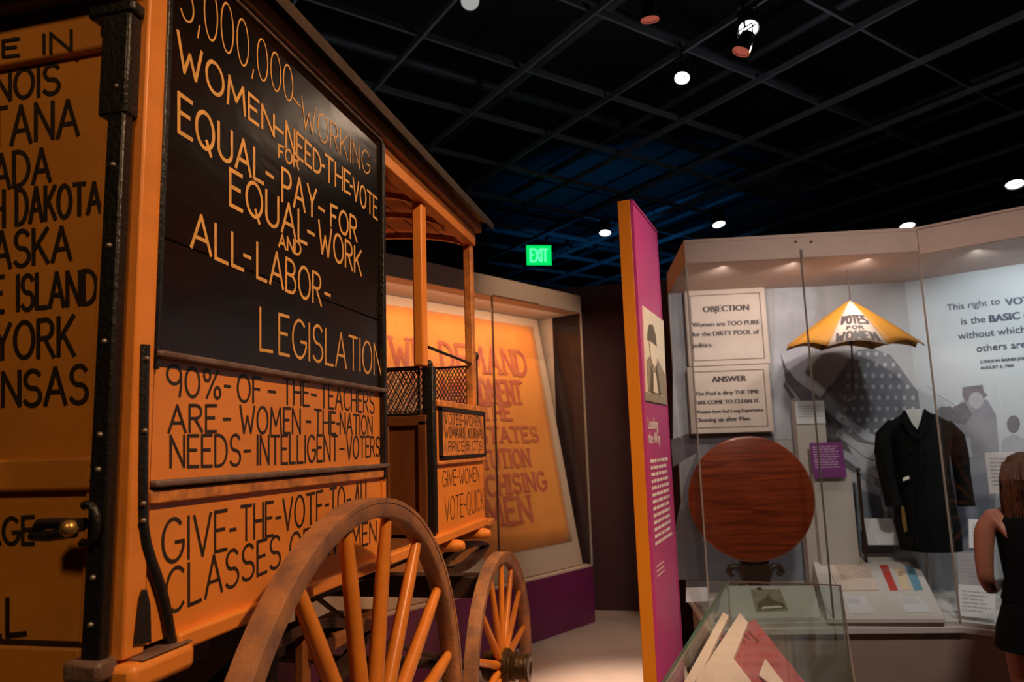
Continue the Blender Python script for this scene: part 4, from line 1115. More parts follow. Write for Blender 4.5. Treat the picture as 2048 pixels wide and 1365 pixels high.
# columns, labels
def column(x0, x1, ytop, v, name, label, cat, m=M['column'], dpt=.10):
    (u0, z1) = F.uz(x0, ytop, v); u1 = F.uz(x1, ytop, v)[0]
    return MB(F.M).box(u0, u1, v, v + dpt, DK, z1).build(name, m, None, bevel=.003, label=label, cat=cat), u0, u1, z1
c1, u0, u1, z1 = column(1589, 1647, 803, .76, 'label_column', 'tall narrow ivory column behind the table, white card at its top', 'column')
cz = F.uz(1600, 849, .76)[1]
cd = MB(F.M).box(u0, u1, .752, .76, cz, z1 - .004).build('label_card', M['card'], None, label='white text card on top of the narrow ivory column', cat='label', bevel=.001)
mb = MB(); fine_print(mb, F.w(u0 + .015, .752, z1 - .04), F.d, (0, 0, 1), u1 - u0 - .03, 5, .018, .006, -F.n); mb.build('printed_lettering', M['print_grey'], cd)
c2, u0, u1, z1 = column(1627, 1703, 950, .70, 'label_column', 'shorter wider ivory column behind the right edge of the round table', 'column', dpt=.05)
(u0, z1), (u1, z0) = F.uz(1622, 887, .66), F.uz(1694, 955, .66)
pl_ = MB(F.M).hexa([(u0, .66, z0), (u1, .66, z0), (u1, .672, z0), (u0, .672, z0), (u0, .69, z1), (u1, .69, z1), (u1, .702, z1), (u0, .702, z1)]).build('purple_label', M['purple'], None, bevel=.001, label='square purple text panel on the wider ivory column', cat='label')
mb = MB()
tdir = (F.w(u0, .69, z1) - F.w(u0, .66, z0)).normalized(); nn = F.d.cross(tdir)
fine_print(mb, F.w(u0 + .015, .689, z1 - .03), F.d, tdir, u1 - u0 - .04, 9, .017, .007, nn, .004); mb.build('printed_lettering', M['lilac'], pl_)
# cane
(ua, za), (ub_, zb_) = F.uz(1716, 944, .74), F.uz(1728, 1102, .74)
cn = thing('walking_cane', 'dark slender cane standing between the ivory column and the black coat', 'cane', F.w(ub_, .72, DK))
MB(F.M).tube([(ua, .74, za - .03), (ub_, .72, DK + .002)], [.011, .008], 10).build('cane_shaft', M['cane'], cn, smooth=True)
MB(F.M).tube([(ua, .74, za - .05), (ua + .002, .74, za - .02), (ua - .004, .738, za + .01), (ua + .012, .736, za + .022)], [.012, .016, .016, .010], 10).build('cane_handle', M['cane'], cn, smooth=True)
# tilted cards on planes
def tilted(name, quad, z_front, v_front, z_back, v_back, m, label, cat, fr=F, t=.006, group=None, parent=None, lift=0.0):
    """a slab lying on the sloping plane through (v_front,z_front)-(v_back,z_back), corners placed from the photo"""
    p0 = fr.w(0, v_front, z_front); p1 = fr.w(0, v_back, z_back)
    n = fr.d.cross(p1 - p0).normalized()
    if n.z < 0: n = -n
    c_ = n.dot(p0) + lift
    P = [onp(a, b__, tuple(n), c_) for a, b__ in quad]
    o = MB().slab(P, n, t).build(name, m, parent, label=label, cat=cat, group=group, bevel=.001)
    return o, n, P, (p1 - p0).normalized()
rd = dict(z_front=.70, v_front=.06, z_back=.83, v_back=.62)
def solid_reader(x0t, x1t, yt, x0b, x1b, yb, zf, vf, zb_, vb_, label):
    """wedge stand that rests on the deck"""
    p0 = F.w(0, vf, zf); p1 = F.w(0, vb_, zb_); n = F.d.cross(p1 - p0).normalized()
    if n.z < 0: n = -n
    c_ = n.dot(p0)
    T = [onp(a, b__, tuple(n), c_) for a, b__ in ((x0b, yb), (x1b, yb), (x1t, yt), (x0t, yt))]
    B_ = [Vector((p.x, p.y, DK)) for p in T]
    mb = MB(); mb.hexa([tuple(p) for p in B_] + [tuple(p) for p in T])
    return mb.build('reader_stand', M['deck'], None, bevel=.003, label=label, cat='stand'), n, c_
rs_, rn, rcn = solid_reader(1622, 1826, 1107, 1655, 1890, 1238, DK + .045, .07, .83, .66, 'white sloping stand with a document and three ribbons in the right case')
RP = (tuple(rn), rcn)
def on_reader(quad, m, name, label, cat, t=.003, lift=.0005, **k):
    P = [onp(a, b__, RP[0], RP[1] + lift) for a, b__ in quad]
    return MB().slab(P, rn, t).build(name, m, None, label=label, cat=cat, **k), P
doc, P = on_reader([(1649, 1122), (1730, 1117), (1758, 1182), (1678, 1183)], M['paper'], 'document', 'aged letter sheet mounted on the white sloping stand', 'document', .006)
ax_ = (P[1] - P[0]).normalized(); ay_ = (P[0] - P[3]).normalized()
mb = MB(); fine_print(mb, P[0] + ax_ * .05 - ay_ * .07, ax_, ay_, (P[1] - P[0]).length * .8, 12, .022, .007, rn, .0068, .1); mb.build('printed_lettering', M['sepia'], doc)
mb = MB(); a = P[0] + ax_ * .03 - ay_ * .045 + rn * .0068; mb.add([a, a + ax_ * .06, a + ax_ * .06 + ay_ * .022, a + ay_ * .022], [(0, 1, 2, 3)]); mb.build('letterhead_mark', M['ink'], doc)
GR = 'suffrage ribbons on the sloping stand'
for qd, mm, lb_ in (([(1759, 1131), (1775, 1131), (1796, 1182), (1780, 1182)], 'rib_red', 'red silk ribbon, left of the three on the sloping stand'),
                    ([(1789, 1139), (1806, 1137), (1821, 1181), (1804, 1182)], 'rib_cream', 'cream silk ribbon between the red and the blue'),
                    ([(1810, 1134), (1827, 1133), (1846, 1181), (1829, 1182)], 'rib_blue', 'blue silk ribbon, right of the three on the sloping stand')):
    o, P = on_reader(qd, M[mm], 'ribbon', lb_, 'ribbon', .0015, group=GR)
    ax_ = (P[1] - P[0]).normalized(); ay_ = (P[0] - P[3]).normalized()
    mb = MB(); fine_print(mb, P[0] + ax_ * .008 - ay_ * .06, ax_, ay_, (P[1] - P[0]).length * .75, 4, .02, .008, rn, .0022, .1); mb.build('printed_lettering', M['ink'] if mm != 'rib_red' else M['sepia'], o)
for qd, lb_ in (([(1688, 1194), (1728, 1194), (1752, 1228), (1700, 1228)], 'small white card below the aged letter'), ([(1794, 1194), (1838, 1194), (1866, 1226), (1812, 1226)], 'small white card below the three ribbons')):
    o, P = on_reader(qd, M['card'], 'label_card', lb_, 'label', .002)
    ax_ = (P[1] - P[0]).normalized(); ay_ = (P[0] - P[3]).normalized()
    mb = MB(); fine_print(mb, P[0] + ax_ * .01 - ay_ * .03, ax_, ay_, (P[1] - P[0]).length * .85, 4, .02, .006, rn, .0028, .3); mb.build('printed_lettering', M['print_grey'], o)
o, n_, P, _ = tilted('label_card', [(1736, 1091), (1801, 1091), (1783, 1038), (1727, 1038)], .845, .665, 1.02, .735, M['card'], 'white sloping label card beside the cane, under the coat sleeve', 'label')
# small stand behind the book box with a photograph
rs2, rn2, rc2 = solid_reader(1448, 1628, 1172, 1430, 1642, 1236, DK + .03, .07, .74, .26, 'low grey sloping stand in front of the table pedestal')
def on2(quad, m, name, label, cat, lift=.0005, t=.002, parent=None):
    P = [onp(a, b__, tuple(rn2), rc2 + lift) for a, b__ in quad]
    return MB().slab(P, rn2, t).build(name, m, parent, label=label, cat=cat)
ph = on2([(1512, 1226), (1577, 1222), (1560, 1180), (1501, 1180)], M['photo_mid'], 'postcard', 'small sepia photograph of a domed building on the low stand', 'photograph')
on2([(1516, 1222), (1572, 1218), (1566, 1206), (1550, 1203), (1541, 1195), (1536, 1188), (1532, 1196), (1520, 1203), (1514, 1208)], M['photo_dark'], 'photo_building', None, None, .0026, .0005, ph)
on2([(1522, 1219), (1566, 1216), (1560, 1212), (1526, 1214)], M['photo_light'], 'photo_highlight', None, None, .0032, .0005, ph)
o, n_, P, _ = tilted('label_card', [(1372, 1206), (1420, 1204), (1414, 1176), (1372, 1178)], DK + .02, .10, DK + .10, .30, M['card'], 'white label card on the deck in the left corner of the right case', 'label')
# umbrella
uv = .42
uu, uz_ = F.uz(1703, 601, uv); ur2 = (F.uz(1847, 690, uv)[0] - F.uz(1573, 698, uv)[0]) / 2
zt = F.uz(1703, 601, uv)[1]; zbm = F.uz(1710, 692, uv)[1]
uu = (F.uz(1847, 690, uv)[0] + F.uz(1573, 698, uv)[0]) / 2
um = thing('umbrella', 'open yellow umbrella with a white VOTES FOR WOMEN panel hanging in the right case', 'umbrella', F.w(uu, uv, zbm - .3))
TM = F.M @ Matrix.Translation((uu, uv, zt)) @ Matrix.Rotation(R(5), 4, 'X') @ Matrix.Rotation(R(1.5), 4, 'Y')
Hh = zt - zbm
a_rot = -15
a_off = -90 + 22.5 + a_rot
def canopy_pt(ang, s):
    """s 0..1 from ferrule to rim; 8 gores scalloped between the ribs"""
    k = ((ang - a_off) % 45) / 45; bulge = math.sin(PI * k)
    r = ur2 * s * (1 - .075 * bulge * s - .02 * bulge); z = -Hh * (s ** 1.1) * (1 - .10 * bulge * s) - .01 * s
    return (r * math.cos(R(ang)), r * math.sin(R(ang)), z)
for g_ in range(8):
    A_ = a_off + 45 * g_; NAA, NS = 6, 9
    # the panel that faces the camera is centred on -90 deg -> g_ = 7
    vs = [canopy_pt(A_ + 45 * i / NAA, j / NS) for i in range(NAA + 1) for j in range(NS + 1)]
    fs = [(i * (NS + 1) + j, (i + 1) * (NS + 1) + j, (i + 1) * (NS + 1) + j + 1, i * (NS + 1) + j + 1) for i in range(NAA) for j in range(NS)]
    mb = MB(TM); mb.add(vs, fs)
    gore = mb.build('canopy_panel', M['umb_w'] if g_ == 7 else M['umb'], um, smooth=True, solid=.0015, label='white lettered panel' if g_ == 7 else None)
    if g_ == 7: wg = gore
    p = [canopy_pt(A_, j / NS) for j in range(NS + 1)]
    MB(TM).tube([(x * .995, y * .995, z - .004) for x, y, z in p], .0025, 5).build('rib', M['cane'], um)
    mid_ = canopy_pt(A_, .5)
    MB(TM).tube([(mid_[0], mid_[1], mid_[2] - .004), (0.008 * math.cos(R(A_)), .008 * math.sin(R(A_)), -Hh * .95)], .002, 5).build('stretcher', M['cane'], um)
def gword(t, s0, s1, a0_, a1_):
    """letters painted on the curved panel itself"""
    W = advance(t, .34); x = 0; mb = MB(); stroke = .015 if len(t) > 3 else .009
    for ch in t:
        wd, strokes = G[ch]
        for st in strokes:
            fine = []
            for k in range(len(st) - 1):
                for q_ in range(4):
                    f = q_ / 4; fine.append((st[k][0] * (1 - f) + st[k + 1][0] * f, st[k][1] * (1 - f) + st[k + 1][1] * f))
            fine.append(st[-1]); P = []
            for gx, gy in fine:
                a_ = a0_ + (a1_ - a0_) * (x + gx) / W; s_ = s1 + (s0 - s1) * gy
                c0 = TM @ Vector(canopy_pt(a_, s_)); c1 = TM @ Vector(canopy_pt(a_ + 1, s_)); c2 = TM @ Vector(canopy_pt(a_, s_ + .02))
                nn_ = (c1 - c0).cross(c2 - c0).normalized()
                if nn_.dot(EYE - c0) < 0: nn_ = -nn_
                P.append(c0 + nn_ * .0022)
            ribbon(mb, P, nn_, stroke)
        x += wd + .34
    mb.build('umbrella_lettering', M['ink'], wg)
gword('VOTES', .42, .60, -109 + a_rot, -71 + a_rot)
gword('FOR', .66, .73, -99 + a_rot, -81 + a_rot)
gword('WOMEN', .79, .96, -108 + a_rot, -72 + a_rot)
sh = [(0, 0, .06), (0, 0, 0), (0, 0, -Hh * .9)]
zc_ = F.uz(1705, 780, uv)[1]; zc_l = zc_ - zt
pts = [(0, 0, .045), (0, 0, -.1), (0, 0, -Hh), (0, 0, zc_l)]
MB(TM).tube(pts, [.004, .006, .006, .006], 8).build('shaft', M['cane'], um, smooth=True)
pts = [(0, 0, zc_l + .02)] + [(-.045 + .045 * math.cos(R(a)), 0, zc_l - .02 - .055 * math.sin(R(a))) for a in range(0, 181, 20)] + [(-.092, 0, zc_l - .01)]
MB(TM).tube(pts, [.008] * len(pts), 8, ref=(0, 1, 0)).build('crook_handle', M['cane'], um, smooth=True)
MB().tube([TM @ Vector((0, 0, .04)), Vector((*(TM @ Vector((0, 0, .04)))[:2], SZ))], .0035, 6).build('hanging_wire', M['ink'], um)
# frock coat on a form
cv = .62
def cuz(px, py): return F.uz(px, py, cv)
ct = thing('frock_coat', 'long black coat with lapels on a headless white form in the right case', 'coat', F.w(cuz(1845, 1100)[0], cv, DK))
def csec(xl, xr, y, dep, dv=0):
    (a, z), (b_, _) = cuz(xl, y), cuz(xr, y)
    return (Vector(((a + b_) / 2, cv + dv, z)), Vector(((b_ - a) / 2, 0, 0)), Vector((0, dep, 0)))
secs = [csec(1806, 1918, 1100, .17), csec(1797, 1915, 1060, .17), csec(1792, 1905, 1010, .16), csec(1790, 1896, 960, .14), csec(1788, 1893, 920, .14), csec(1782, 1899, 885, .14), csec(1764, 1906, 862, .11), csec(1774, 1896, 848, .10), csec(1800, 1868, 832, .08), csec(1808, 1852, 826, .06)]
MB(F.M).loft(secs, 28, 2.4).build('coat_body', M['coat'], ct, smooth=True)
for s, pl2 in ((-1, [(1786, 850, .044), (1766, 872, .052), (1762, 905, .050), (1765, 940, .046), (1771, 975, .045), (1778, 1011, .048)]),
              (1, [(1888, 850, .044), (1908, 875, .052), (1914, 910, .050), (1916, 945, .046), (1919, 980, .045), (1921, 1011, .048)])):
    pts = []; rr = []
    for x, y, r_ in pl2:
        u, z = cuz(x, y); pts.append((u, cv - .01 - .0004 * (y - 850), z)); rr.append(r_)
    MB(F.M).tube(pts, rr, 14, ref=(0, 1, 0), flat=1.3).build('sleeve', M['coat'], ct, smooth=True)
def cpoly(pts, m, dep, name, t=.006, bulge=0.0):
    P = []
    for x, y in pts:
        u, z = F.uz(x, y, cv - dep); P.append(F.w(u, cv - dep, z))
    return MB().slab(P, -F.n, t).build(name, m, ct, bevel=.001)
cpoly([(1806, 825), (1816, 819), (1838, 819), (1846, 828), (1838, 848), (1834, 860), (1822, 846)], M['shirt'], .135, 'shirt_front')
cpoly([(1800, 832), (1808, 820), (1812, 826), (1824, 850), (1836, 876), (1832, 880), (1812, 862)], M['coat'], .145, 'lapel', .012)
cpoly([(1868, 834), (1848, 818), (1845, 826), (1839, 850), (1834, 878), (1838, 882), (1854, 862)], M['coat'], .145, 'lapel', .012)
cpoly([(1838, 876), (1836, 980), (1830, 1098), (1833, 1098), (1840, 980), (1842, 876)], M['blacktop'], .160, 'front_seam', .004)
for x, y in ((1822, 900), (1852, 900), (1822, 930), (1852, 930), (1824, 958), (1850, 958)):
    u, z = F.uz(x, y, cv - .15); MB().lathe([(0, .009), (.004, .009), (.006, .005)], F.w(u, cv - .150, z), tuple(-F.n), 10).build('button', M['blacktop'], ct, smooth=True)
cpoly([(1805, 957), (1817, 952), (1820, 958), (1806, 963)], M['photo_light'], .15, 'pocket_paper', .002)
cpoly([(1802, 1012), (1808, 1015), (1812, 1040), (1814, 1062), (1809, 1065), (1804, 1045)], M['brass'], .16, 'watch_tassel', .004)
MB(F.M).tube([(cuz(1850, 1090)[0], cv, cuz(1850, 1090)[1]), (cuz(1850, 1090)[0], cv, DK)], .012, 10).build('stand_pole', M['steel'], ct, smooth=True)
MB(F.M).lathe([(0, .13), (.012, .13), (.016, .02)], (cuz(1850, 1090)[0], cv, DK), (0, 0, 1), 28).build('stand_foot', M['deck'], ct, smooth=True)
# wing displays
def wplate(name, x0, x1, y0, y1, v0, v1, m, label, cat, t=.008):
    (ua_, za_), (ub2, zb2) = Wf.uz(x0, y1, v0), Wf.uz(x1, y0, v1)
    u1_ = Wf.uz(x1, y1, v0)[0]
    o = MB(Wf.M).hexa([(ua_, v0, za_), (u1_, v0, za_), (u1_, v0 + t, za_), (ua_, v0 + t, za_), (ua_, v1, zb2), (u1_, v1, zb2), (u1_, v1 + t, zb2), (ua_, v1 + t, zb2)]).build(name, m, None, bevel=.001, label=label, cat=cat)
    a = Wf.w(ua_, v1, zb2); up_ = (a - Wf.w(ua_, v0, za_)).normalized(); n = Wf.d.cross(up_)
    if n.dot(EYE - a) < 0: n = -n
    mb = MB(); fine_print(mb, a + Wf.d * .02 - up_ * .04, Wf.d, up_, (u1_ - ua_) - .04, int((up_.length * (a - Wf.w(ua_, v0, za_)).length - .05) / .022), .022, .007, n, .001, .3)
    mb.build('printed_lettering', M['print_grey'], o)
    return o
rz = Wf.uz(1960, 1104, .40)[1]
riser = MB(Wf.M).box(.20, 1.45, .40, .80, DK, rz).build('display_riser', M['deck'], None, bevel=.003, label='long low pale riser at the back of the right wing of the case', cat='riser')
wplate('text_panel', 1979, 2052, 905, 988, .52, .52, M['card'], 'white text panel above the riser, behind the woman\'s hair', 'label')
MB(Wf.M).box(Wf.uz(2010, 988, .53)[0], Wf.uz(2016, 988, .53)[0], .53, .545, rz, Wf.uz(2010, 988, .53)[1]).build('panel_post', M['steel'], bpy.data.objects['text_panel'])
wplate('label_card', 1938, 1990, 1041, 1096, .42, .50, M['card'], 'white sloping label card on the riser beside the woman\'s arm', 'label')
wplate('picture_plate', 1917, 1990, 1112, 1170, .20, .26, M['m_light'], 'glossy pale picture plate leaning against the riser', 'picture')
wplate('label_card', 1916, 1990, 1176, 1232, .06, .16, M['card'], 'white sloping card at the front of the deck beside the woman', 'label')
# case lights
for u in (.25, .68, 1.12):
    spot('case_downlight', tuple(F.w(u, .10, SZ - .02)), tuple(F.w(u, .88, 2.0)), 15, (1.0, 0.86, 0.80), 128, .6, .03)
for u in (.25, .75, 1.25):
    spot('case_downlight', tuple(Wf.w(u, .22, SZ - .02)), tuple(Wf.w(u, .88, 2.05)), 17, (0.92, 0.97, 1.0), 128, .6, .03)

# ================================================================== GLASS BOX WITH BOOKS
P1 = onp(1454, 1163, (0, 0, 1), 1.1); P2 = onp(1682, 1171, (0, 0, 1), 1.1)
d1 = (P2 - P1).normalized(); FB = Frame((P1.x, P1.y), (d1.x, d1.y)); BW = (P2 - P1).length
dl = (onp(1325, 1365, (0, 0, 1), 1.1) - P1); dl.z = 0; dl.normalize()
FB.M = Matrix(((d1.x, -dl.x, 0, P1.x), (d1.y, -dl.y, 0, P1.y), (0, 0, 1, 0), (0, 0, 0, 1))); FB.n = -dl
BL_ = 1.75; BZ = .55
gb = thing('book_vitrine', 'low free-standing glass box holding open magazines, nearest the camera on the right', 'display case', FB.M @ Vector((BW / 2, -BL_ / 2, 0)))
MB(FB.M).box(-.01, BW + .01, -BL_ - .01, .01, 0, BZ).build('vitrine_base', M['base'], gb, bevel=.004)
MB(FB.M).box(.008, BW - .008, -BL_ + .008, -.008, BZ, BZ + .006).build('vitrine_deck', M['column'], gb)
g8 = .008
MB(FB.M).box(0, BW, -BL_, 0, 1.1 - g8, 1.1).build('top_glass', M['glass2'], gb)
MB(FB.M).box(0, g8, -BL_, 0, BZ, 1.1 - g8).build('side_glass', M['glass2'], gb)
MB(FB.M).box(BW - g8, BW, -BL_, 0, BZ, 1.1 - g8).build('side_glass', M['glass2'], gb)
MB(FB.M).box(g8, BW - g8, -g8, 0, BZ, 1.1 - g8).build('end_glass', M['glass2'], gb)
MB(FB.M).box(g8, BW - g8, -BL_, -BL_ + g8, BZ, 1.1 - g8).build('end_glass', M['glass2'], gb)
MB(FB.M).box(-.0015, g8, -BL_, 0, 1.1 - g8, 1.1012).build('green_glass_edge', M['edgegreen'], gb)
MB(FB.M).box(0, BW, -.003, .001, 1.1 - .004, 1.1012).build('glass_edge', M['edgegrey'], gb)
MB(FB.M).box(BW - .004, BW + .001, -BL_, 0, 1.1 - .005, 1.1012).build('glass_edge', M['edgegrey'], gb)
MB(FB.M).box(BW - .007, BW + .001, -.010, .001, BZ, 1.1).build('corner_edge', M['edgelight'], gb)
MB(FB.M).box(-.001, .005, -.005, .001, BZ, 1.1).build('corner_edge', M['edgelight'], gb)
def zslab(q, z, t, m, name, **k):
    P = [onp(a, b__, (0, 0, 1), z) for a, b__ in q]
    return MB().slab([p - Vector((0, 0, t)) for p in P], (0, 0, 1), t).build(name, m, k.pop('parent', None), bevel=.0015, **k)
def inbox(q, z):
    out = []
    for a, b__ in q:
        p = FB.M.inverted() @ onp(a, b__, (0, 0, 1), z); out.append((min(max(p.x, .012), BW - .012), min(max(p.y, -BL_ + .03), -.02), z))
    return out
def book(q, z, t, m, name, label, cat, parent=None):
    P = inbox(q, z)
    return MB(FB.M).slab([(x, y, zz - t) for x, y, zz in P], (0, 0, 1), t).build(name, m, parent, bevel=.0015, label=label, cat=cat)
bk2 = book([(1497, 1243), (1510, 1240), (1606, 1360), (1640, 1400), (1480, 1400), (1466, 1317)], 1.025, .012, M['pinkcover'], 'rose_magazine', 'rose-red magazine cover lying under the broad pink-white pages in the glass box', 'magazine')
bk1 = book([(1480, 1226), (1496, 1245), (1467, 1317), (1502, 1362), (1520, 1400), (1365, 1400)], 1.040, .014, M['pinkpage'], 'open_booklet', 'broad pink-white booklet page pointing to the back of the glass box', 'booklet')
bk3 = book([(1446, 1225), (1458, 1232), (1375, 1400), (1318, 1400)], 1.040, .014, M['pinkpage'], 'open_booklet', 'narrow pink-white booklet page next to the green glass edge', 'booklet')
bk4 = book([(1420, 1232), (1440, 1232), (1340, 1380), (1322, 1370)], 1.02, .010, M['pinkcover'], 'rose_magazine', 'rose-red cover edge showing left of the narrow booklet', 'magazine')
bk5 = book([(1530, 1317), (1570, 1368), (1560, 1385), (1517, 1350)], 1.034, .006, M['pinkpage'], 'label_card', 'small pink-white corner card on the rose magazine', 'label')
Pb = inbox([(1500, 1262), (1585, 1355), (1475, 1320)], 1.0255)
o_ = FB.M @ Vector(Pb[0]); ex_ = (FB.M @ Vector(Pb[1]) - FB.M @ Vector(Pb[0])).normalized(); ey_ = Vector((0, 0, 1)).cross(ex_)
mb = MB(); fine_print(mb, o_ - ey_ * .012 - ex_ * .0, ex_, ey_, .16, 6, .022, .011, (0, 0, 1), .001, .3); mb.build('printed_lettering', M['pinkink'], bk2)
# white cradles that carry the booklets
def cradle(x0, x1, y0, y1, z, label):
    return MB(FB.M).hexa([(x0, y0, BZ + .006), (x1, y0, BZ + .006), (x1, y1, BZ + .006), (x0, y1, BZ + .006), (x0 + .01, y0 + .02, z), (x1 - .01, y0 + .02, z), (x1 - .01, y1 - .02, z), (x0 + .01, y1 - .02, z)]).build('book_cradle', M['column'], None, bevel=.002, label=label, cat='stand')
cradle(.09, .20, -1.55, -.75, 1.0125, 'pale tapered block carrying the booklets inside the glass box')

# ================================================================== VISITOR
def ppt(px, py, dep): return EYE + ray(px, py) * dep
pd = 3.3
base = ppt(2044, 905, pd)
X0, Y0 = base.x, base.y
fy = R(-13)                                   # she faces the case wing, away from the camera
Fw = Vector((math.sin(-fy), math.cos(fy), 0)); Rt = Vector((Fw.y, -Fw.x, 0))
ps = thing('person', 'woman with auburn hair in a sleeveless black top and dark skirt, back to camera', 'person', (X0, Y0, 0))
def P3(r, f, z): return Vector((X0, Y0, 0)) + Rt * r * .98 + Fw * f * .98 + Vector((0, 0, z * .98))
def skin_mesh(name, verts, edges, radii, m, parent, lvl=2, root=0):
    me = bpy.data.meshes.new(name)
    o0 = ORG[parent.name]
    me.from_pydata([v - o0 for v in verts], edges, []); me.update()
    o = bpy.data.objects.new(name, me); col.objects.link(o); o.parent = parent; ORG[o.name] = o0.copy()
    md = o.modifiers.new('skin', 'SKIN'); md.use_smooth_shade = True
    sv = me.skin_vertices[0].data if me.skin_vertices else None
    if sv is None:
        bm = bmesh.new(); bm.from_mesh(me); bm.verts.layers.skin.verify(); bm.to_mesh(me); bm.free(); sv = me.skin_vertices[0].data
    for i, r_ in enumerate(radii):
        sv[i].radius = (r_, r_) if not isinstance(r_, tuple) else r_
        sv[i].use_root = (i == root)
    s_ = o.modifiers.new('sub', 'SUBSURF'); s_.levels = lvl; s_.render_levels = lvl
    me.materials.append(m)
    return o
HT = 1.60
V = [P3(0, 0, .86), P3(0, 0, 1.0), P3(0, .0, 1.15), P3(0, -.01, 1.30), P3(0, -.01, 1.37), P3(0, 0.0, 1.44), P3(0, .01, 1.50)]
RD = [.115, .098, .105, .105, .05, .045, .07]
Ed = [(0, 1), (1, 2), (2, 3), (3, 4), (4, 5), (5, 6)]
# arms: left one bare and slightly away from the body, forearm bent forward
for s in (-1, 1):
    k = len(V)
    V += [P3(s * .145, -.01, 1.315), P3(s * .185, -.015, 1.27), P3(s * .20, -.02, 1.16), P3(s * .205, -.02, 1.05), P3(s * .180, .07, .99), P3(s * .14, .14, 1.00), P3(s * .125, .18, 1.00)]
    RD += [.055, .048, .042, .036, .034, .024, .022]
    Ed += [(3, k)] + [(k + i, k + i + 1) for i in range(6)]
    for fi, (dr_, ln) in enumerate(((-.022, .055), (-.008, .068), (.007, .064), (.021, .050))):
        j = len(V); b0 = P3(s * .115 + dr_, .20, 1.0)
        V += [b0, b0 + Fw * ln * .5 + Vector((0, 0, -.004)), b0 + Fw * ln * .85 + Vector((0, 0, -.018))]
        RD += [.0095, .0085, .0075]; Ed += [(k + 6, j), (j, j + 1), (j + 1, j + 2)]
    j = len(V); V += [P3(s * .085, .185, 1.0), P3(s * .065, .21, .998)]; RD += [.010, .009]; Ed += [(k + 6, j), (j, j + 1)]
for s in (-1, 1):
    k = len(V)
    V += [P3(s * .085, 0, .80), P3(s * .088, .0, .62), P3(s * .085, .005, .47), P3(s * .083, -.01, .30), P3(s * .082, -.01, .10), P3(s * .085, .04, .035), P3(s * .09, .13, .028)]
    RD += [.088, .072, .052, .050, .034, .032, .026]
    Ed += [(0, k)] + [(k + i, k + i + 1) for i in range(6)]
body = skin_mesh('body', V, Ed, RD, M['skin'], ps)
# head with a face turned to the case
hc = P3(0, .015, 1.495)
mb = MB()
rings = []
for i in range(1, 14):
    ph = PI * i / 14; ring = []
    for j in range(20):
        a = 2 * PI * j / 20
        x = math.sin(ph) * math.cos(a); f = math.sin(ph) * math.sin(a); z = math.cos(ph)
        w_ = .068 * (1 - .22 * max(0, -z)); d_ = .085 * (1 - .12 * max(0, -z))
        ring.append(hc + Rt * (x * w_) + Fw * (f * d_ + (.008 if z < 0 and f > 0 else 0)) + Vector((0, 0, z * .108)))
    rings.append(ring)
mb.ring(rings)
head = mb.build('head', M['skin'], ps, smooth=True)
mb = MB(); mb.tube([hc + Fw * .080 + Vector((0, 0, .012)), hc + Fw * .098 + Vector((0, 0, -.020)), hc + Fw * .082 + Vector((0, 0, -.030))], [.007, .012, .008], 8); mb.build('nose', M['skin'], head, smooth=True)
for s in (-1, 1):
    MB().sphere(hc + Rt * s * .028 + Fw * .074 + Vector((0, 0, .010)), .011, 8).build('eye', M['white'], head, smooth=True)
    MB().sphere(hc + Rt * s * .070 + Vector((0, 0, -.005)), .016, 8, (.4, .8, 1.4)).build('ear', M['skin'], head, smooth=True)
MB().tube([hc + Rt * -.024 + Fw * .074 + Vector((0, 0, -.052)), hc + Fw * .082 + Vector((0, 0, -.050)), hc + Rt * .024 + Fw * .074 + Vector((0, 0, -.052))], [.003, .006, .003], 6).build('mouth', M['pinkcover'], head, smooth=True)
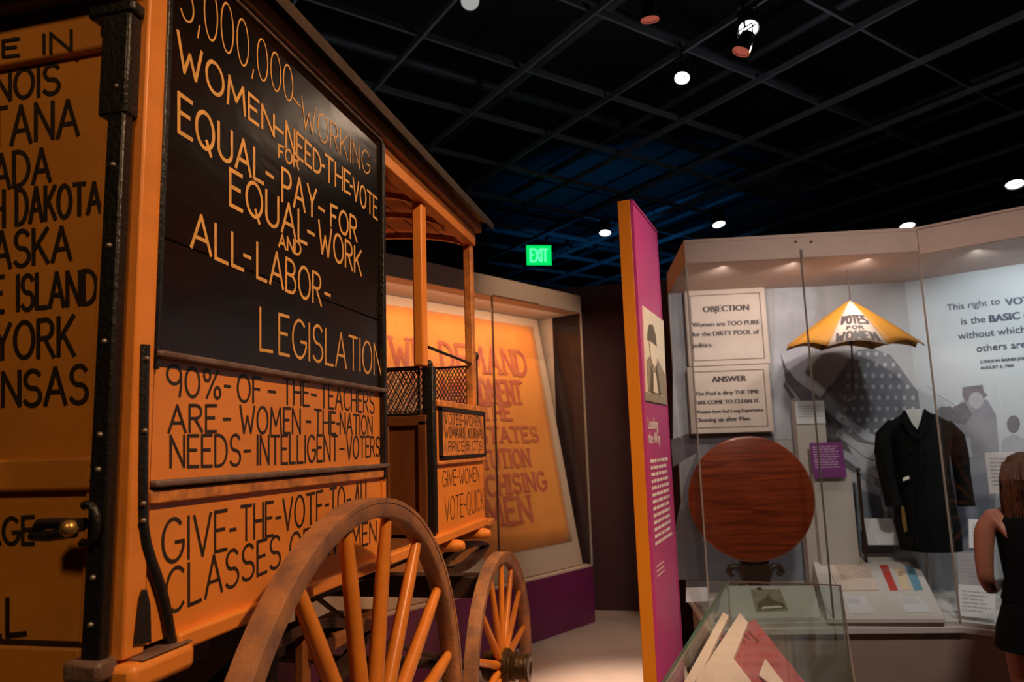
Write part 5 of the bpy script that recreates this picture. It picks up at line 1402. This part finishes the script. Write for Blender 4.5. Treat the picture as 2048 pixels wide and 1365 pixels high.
# hair: shell over the skull falling to the shoulders in strands
hair = MB().loft([(hc + Fw * -.045 + Vector((0, 0, -.185)), Rt * .066, Fw * .030), (hc + Fw * -.040 + Vector((0, 0, -.13)), Rt * .092, Fw * .052), (hc + Fw * -.030 + Vector((0, 0, -.06)), Rt * .098, Fw * .070),
                  (hc + Fw * -.022 + Vector((0, 0, .01)), Rt * .094, Fw * .082), (hc + Fw * -.015 + Vector((0, 0, .06)), Rt * .084, Fw * .082), (hc + Fw * -.010 + Vector((0, 0, .10)), Rt * .058, Fw * .058), (hc + Fw * -.008 + Vector((0, 0, .120)), Rt * .02, Fw * .02)], 22).build('hair', M['hair'], ps, smooth=True)
mb = MB()
for i in range(70):
    a = R(175 + 190 * i / 69 + random.uniform(-3, 3)); r1 = random.uniform(.94, 1.06)
    top_ = hc + Rt * (.075 * math.cos(a)) + Fw * (-.012 + .075 * math.sin(a)) + Vector((0, 0, .075))
    m1 = hc + Rt * (.097 * r1 * math.cos(a)) + Fw * (-.022 + .086 * r1 * math.sin(a)) + Vector((0, 0, 0))
    m2 = hc + Rt * (.104 * r1 * math.cos(a)) + Fw * (-.032 + .080 * r1 * math.sin(a)) + Vector((0, 0, -.09))
    e_ = hc + Rt * (.098 * r1 * math.cos(a) + random.uniform(-.012, .012)) + Fw * (-.038 + .065 * math.sin(a)) + Vector((0, 0, -.165 - random.uniform(0, .05)))
    mb.tube([top_, m1, m2, e_], [.006, .009, .008, .002], 5)
mb.build('hair_strands', M['hair'], hair, smooth=True, kind='stuff')
# clothes
MB().loft([(P3(0, 0, .96), Rt * .150, Fw * .118), (P3(0, 0, 1.05), Rt * .128, Fw * .108), (P3(0, 0, 1.16), Rt * .135, Fw * .118), (P3(0, 0, 1.25), Rt * .140, Fw * .118), (P3(0, -.005, 1.31), Rt * .128, Fw * .10), (P3(0, -.008, 1.355), Rt * .085, Fw * .07)], 26, 2.2).build('sleeveless_top', M['blacktop'], ps, smooth=True)
MB().loft([(P3(0, 0, .75), Rt * .195, Fw * .16), (P3(0, 0, .84), Rt * .180, Fw * .15), (P3(0, 0, .93), Rt * .150, Fw * .125), (P3(0, 0, .99), Rt * .132, Fw * .112)], 28, 2.2).build('skirt', M['blacktop'], ps, smooth=True)
for s in (-1, 1):
    MB().loft([(P3(s * .085, -.05, .0), Rt * .030, Fw * .035), (P3(s * .085, .03, .004), Rt * .042, Fw * .12), (P3(s * .085, .03, .045), Rt * .038, Fw * .11), (P3(s * .083, -.01, .07), Rt * .036, Fw * .045)], 16).build('shoe', M['blacktop'], ps, smooth=True)
bag = thing('shoulder_bag', 'dark teal cloth bag hanging at the woman\'s right side', 'bag', P3(.10, -.14, .8))
MB().loft([(P3(.06, -.20, .84), Rt * .10, Fw * .028), (P3(.06, -.20, .93), Rt * .135, Fw * .045), (P3(.06, -.20, 1.04), Rt * .125, Fw * .040), (P3(.06, -.195, 1.12), Rt * .095, Fw * .022)], 20, 3).build('bag_body', M['teal'], bag, smooth=True)
MB().tube([P3(.02, -.19, 1.11), P3(.08, -.16, 1.24), P3(.13, -.115, 1.33), P3(.145, -.02, 1.375), P3(.15, .07, 1.34)], .009, 8).build('bag_strap', M['teal'], bag, smooth=True)
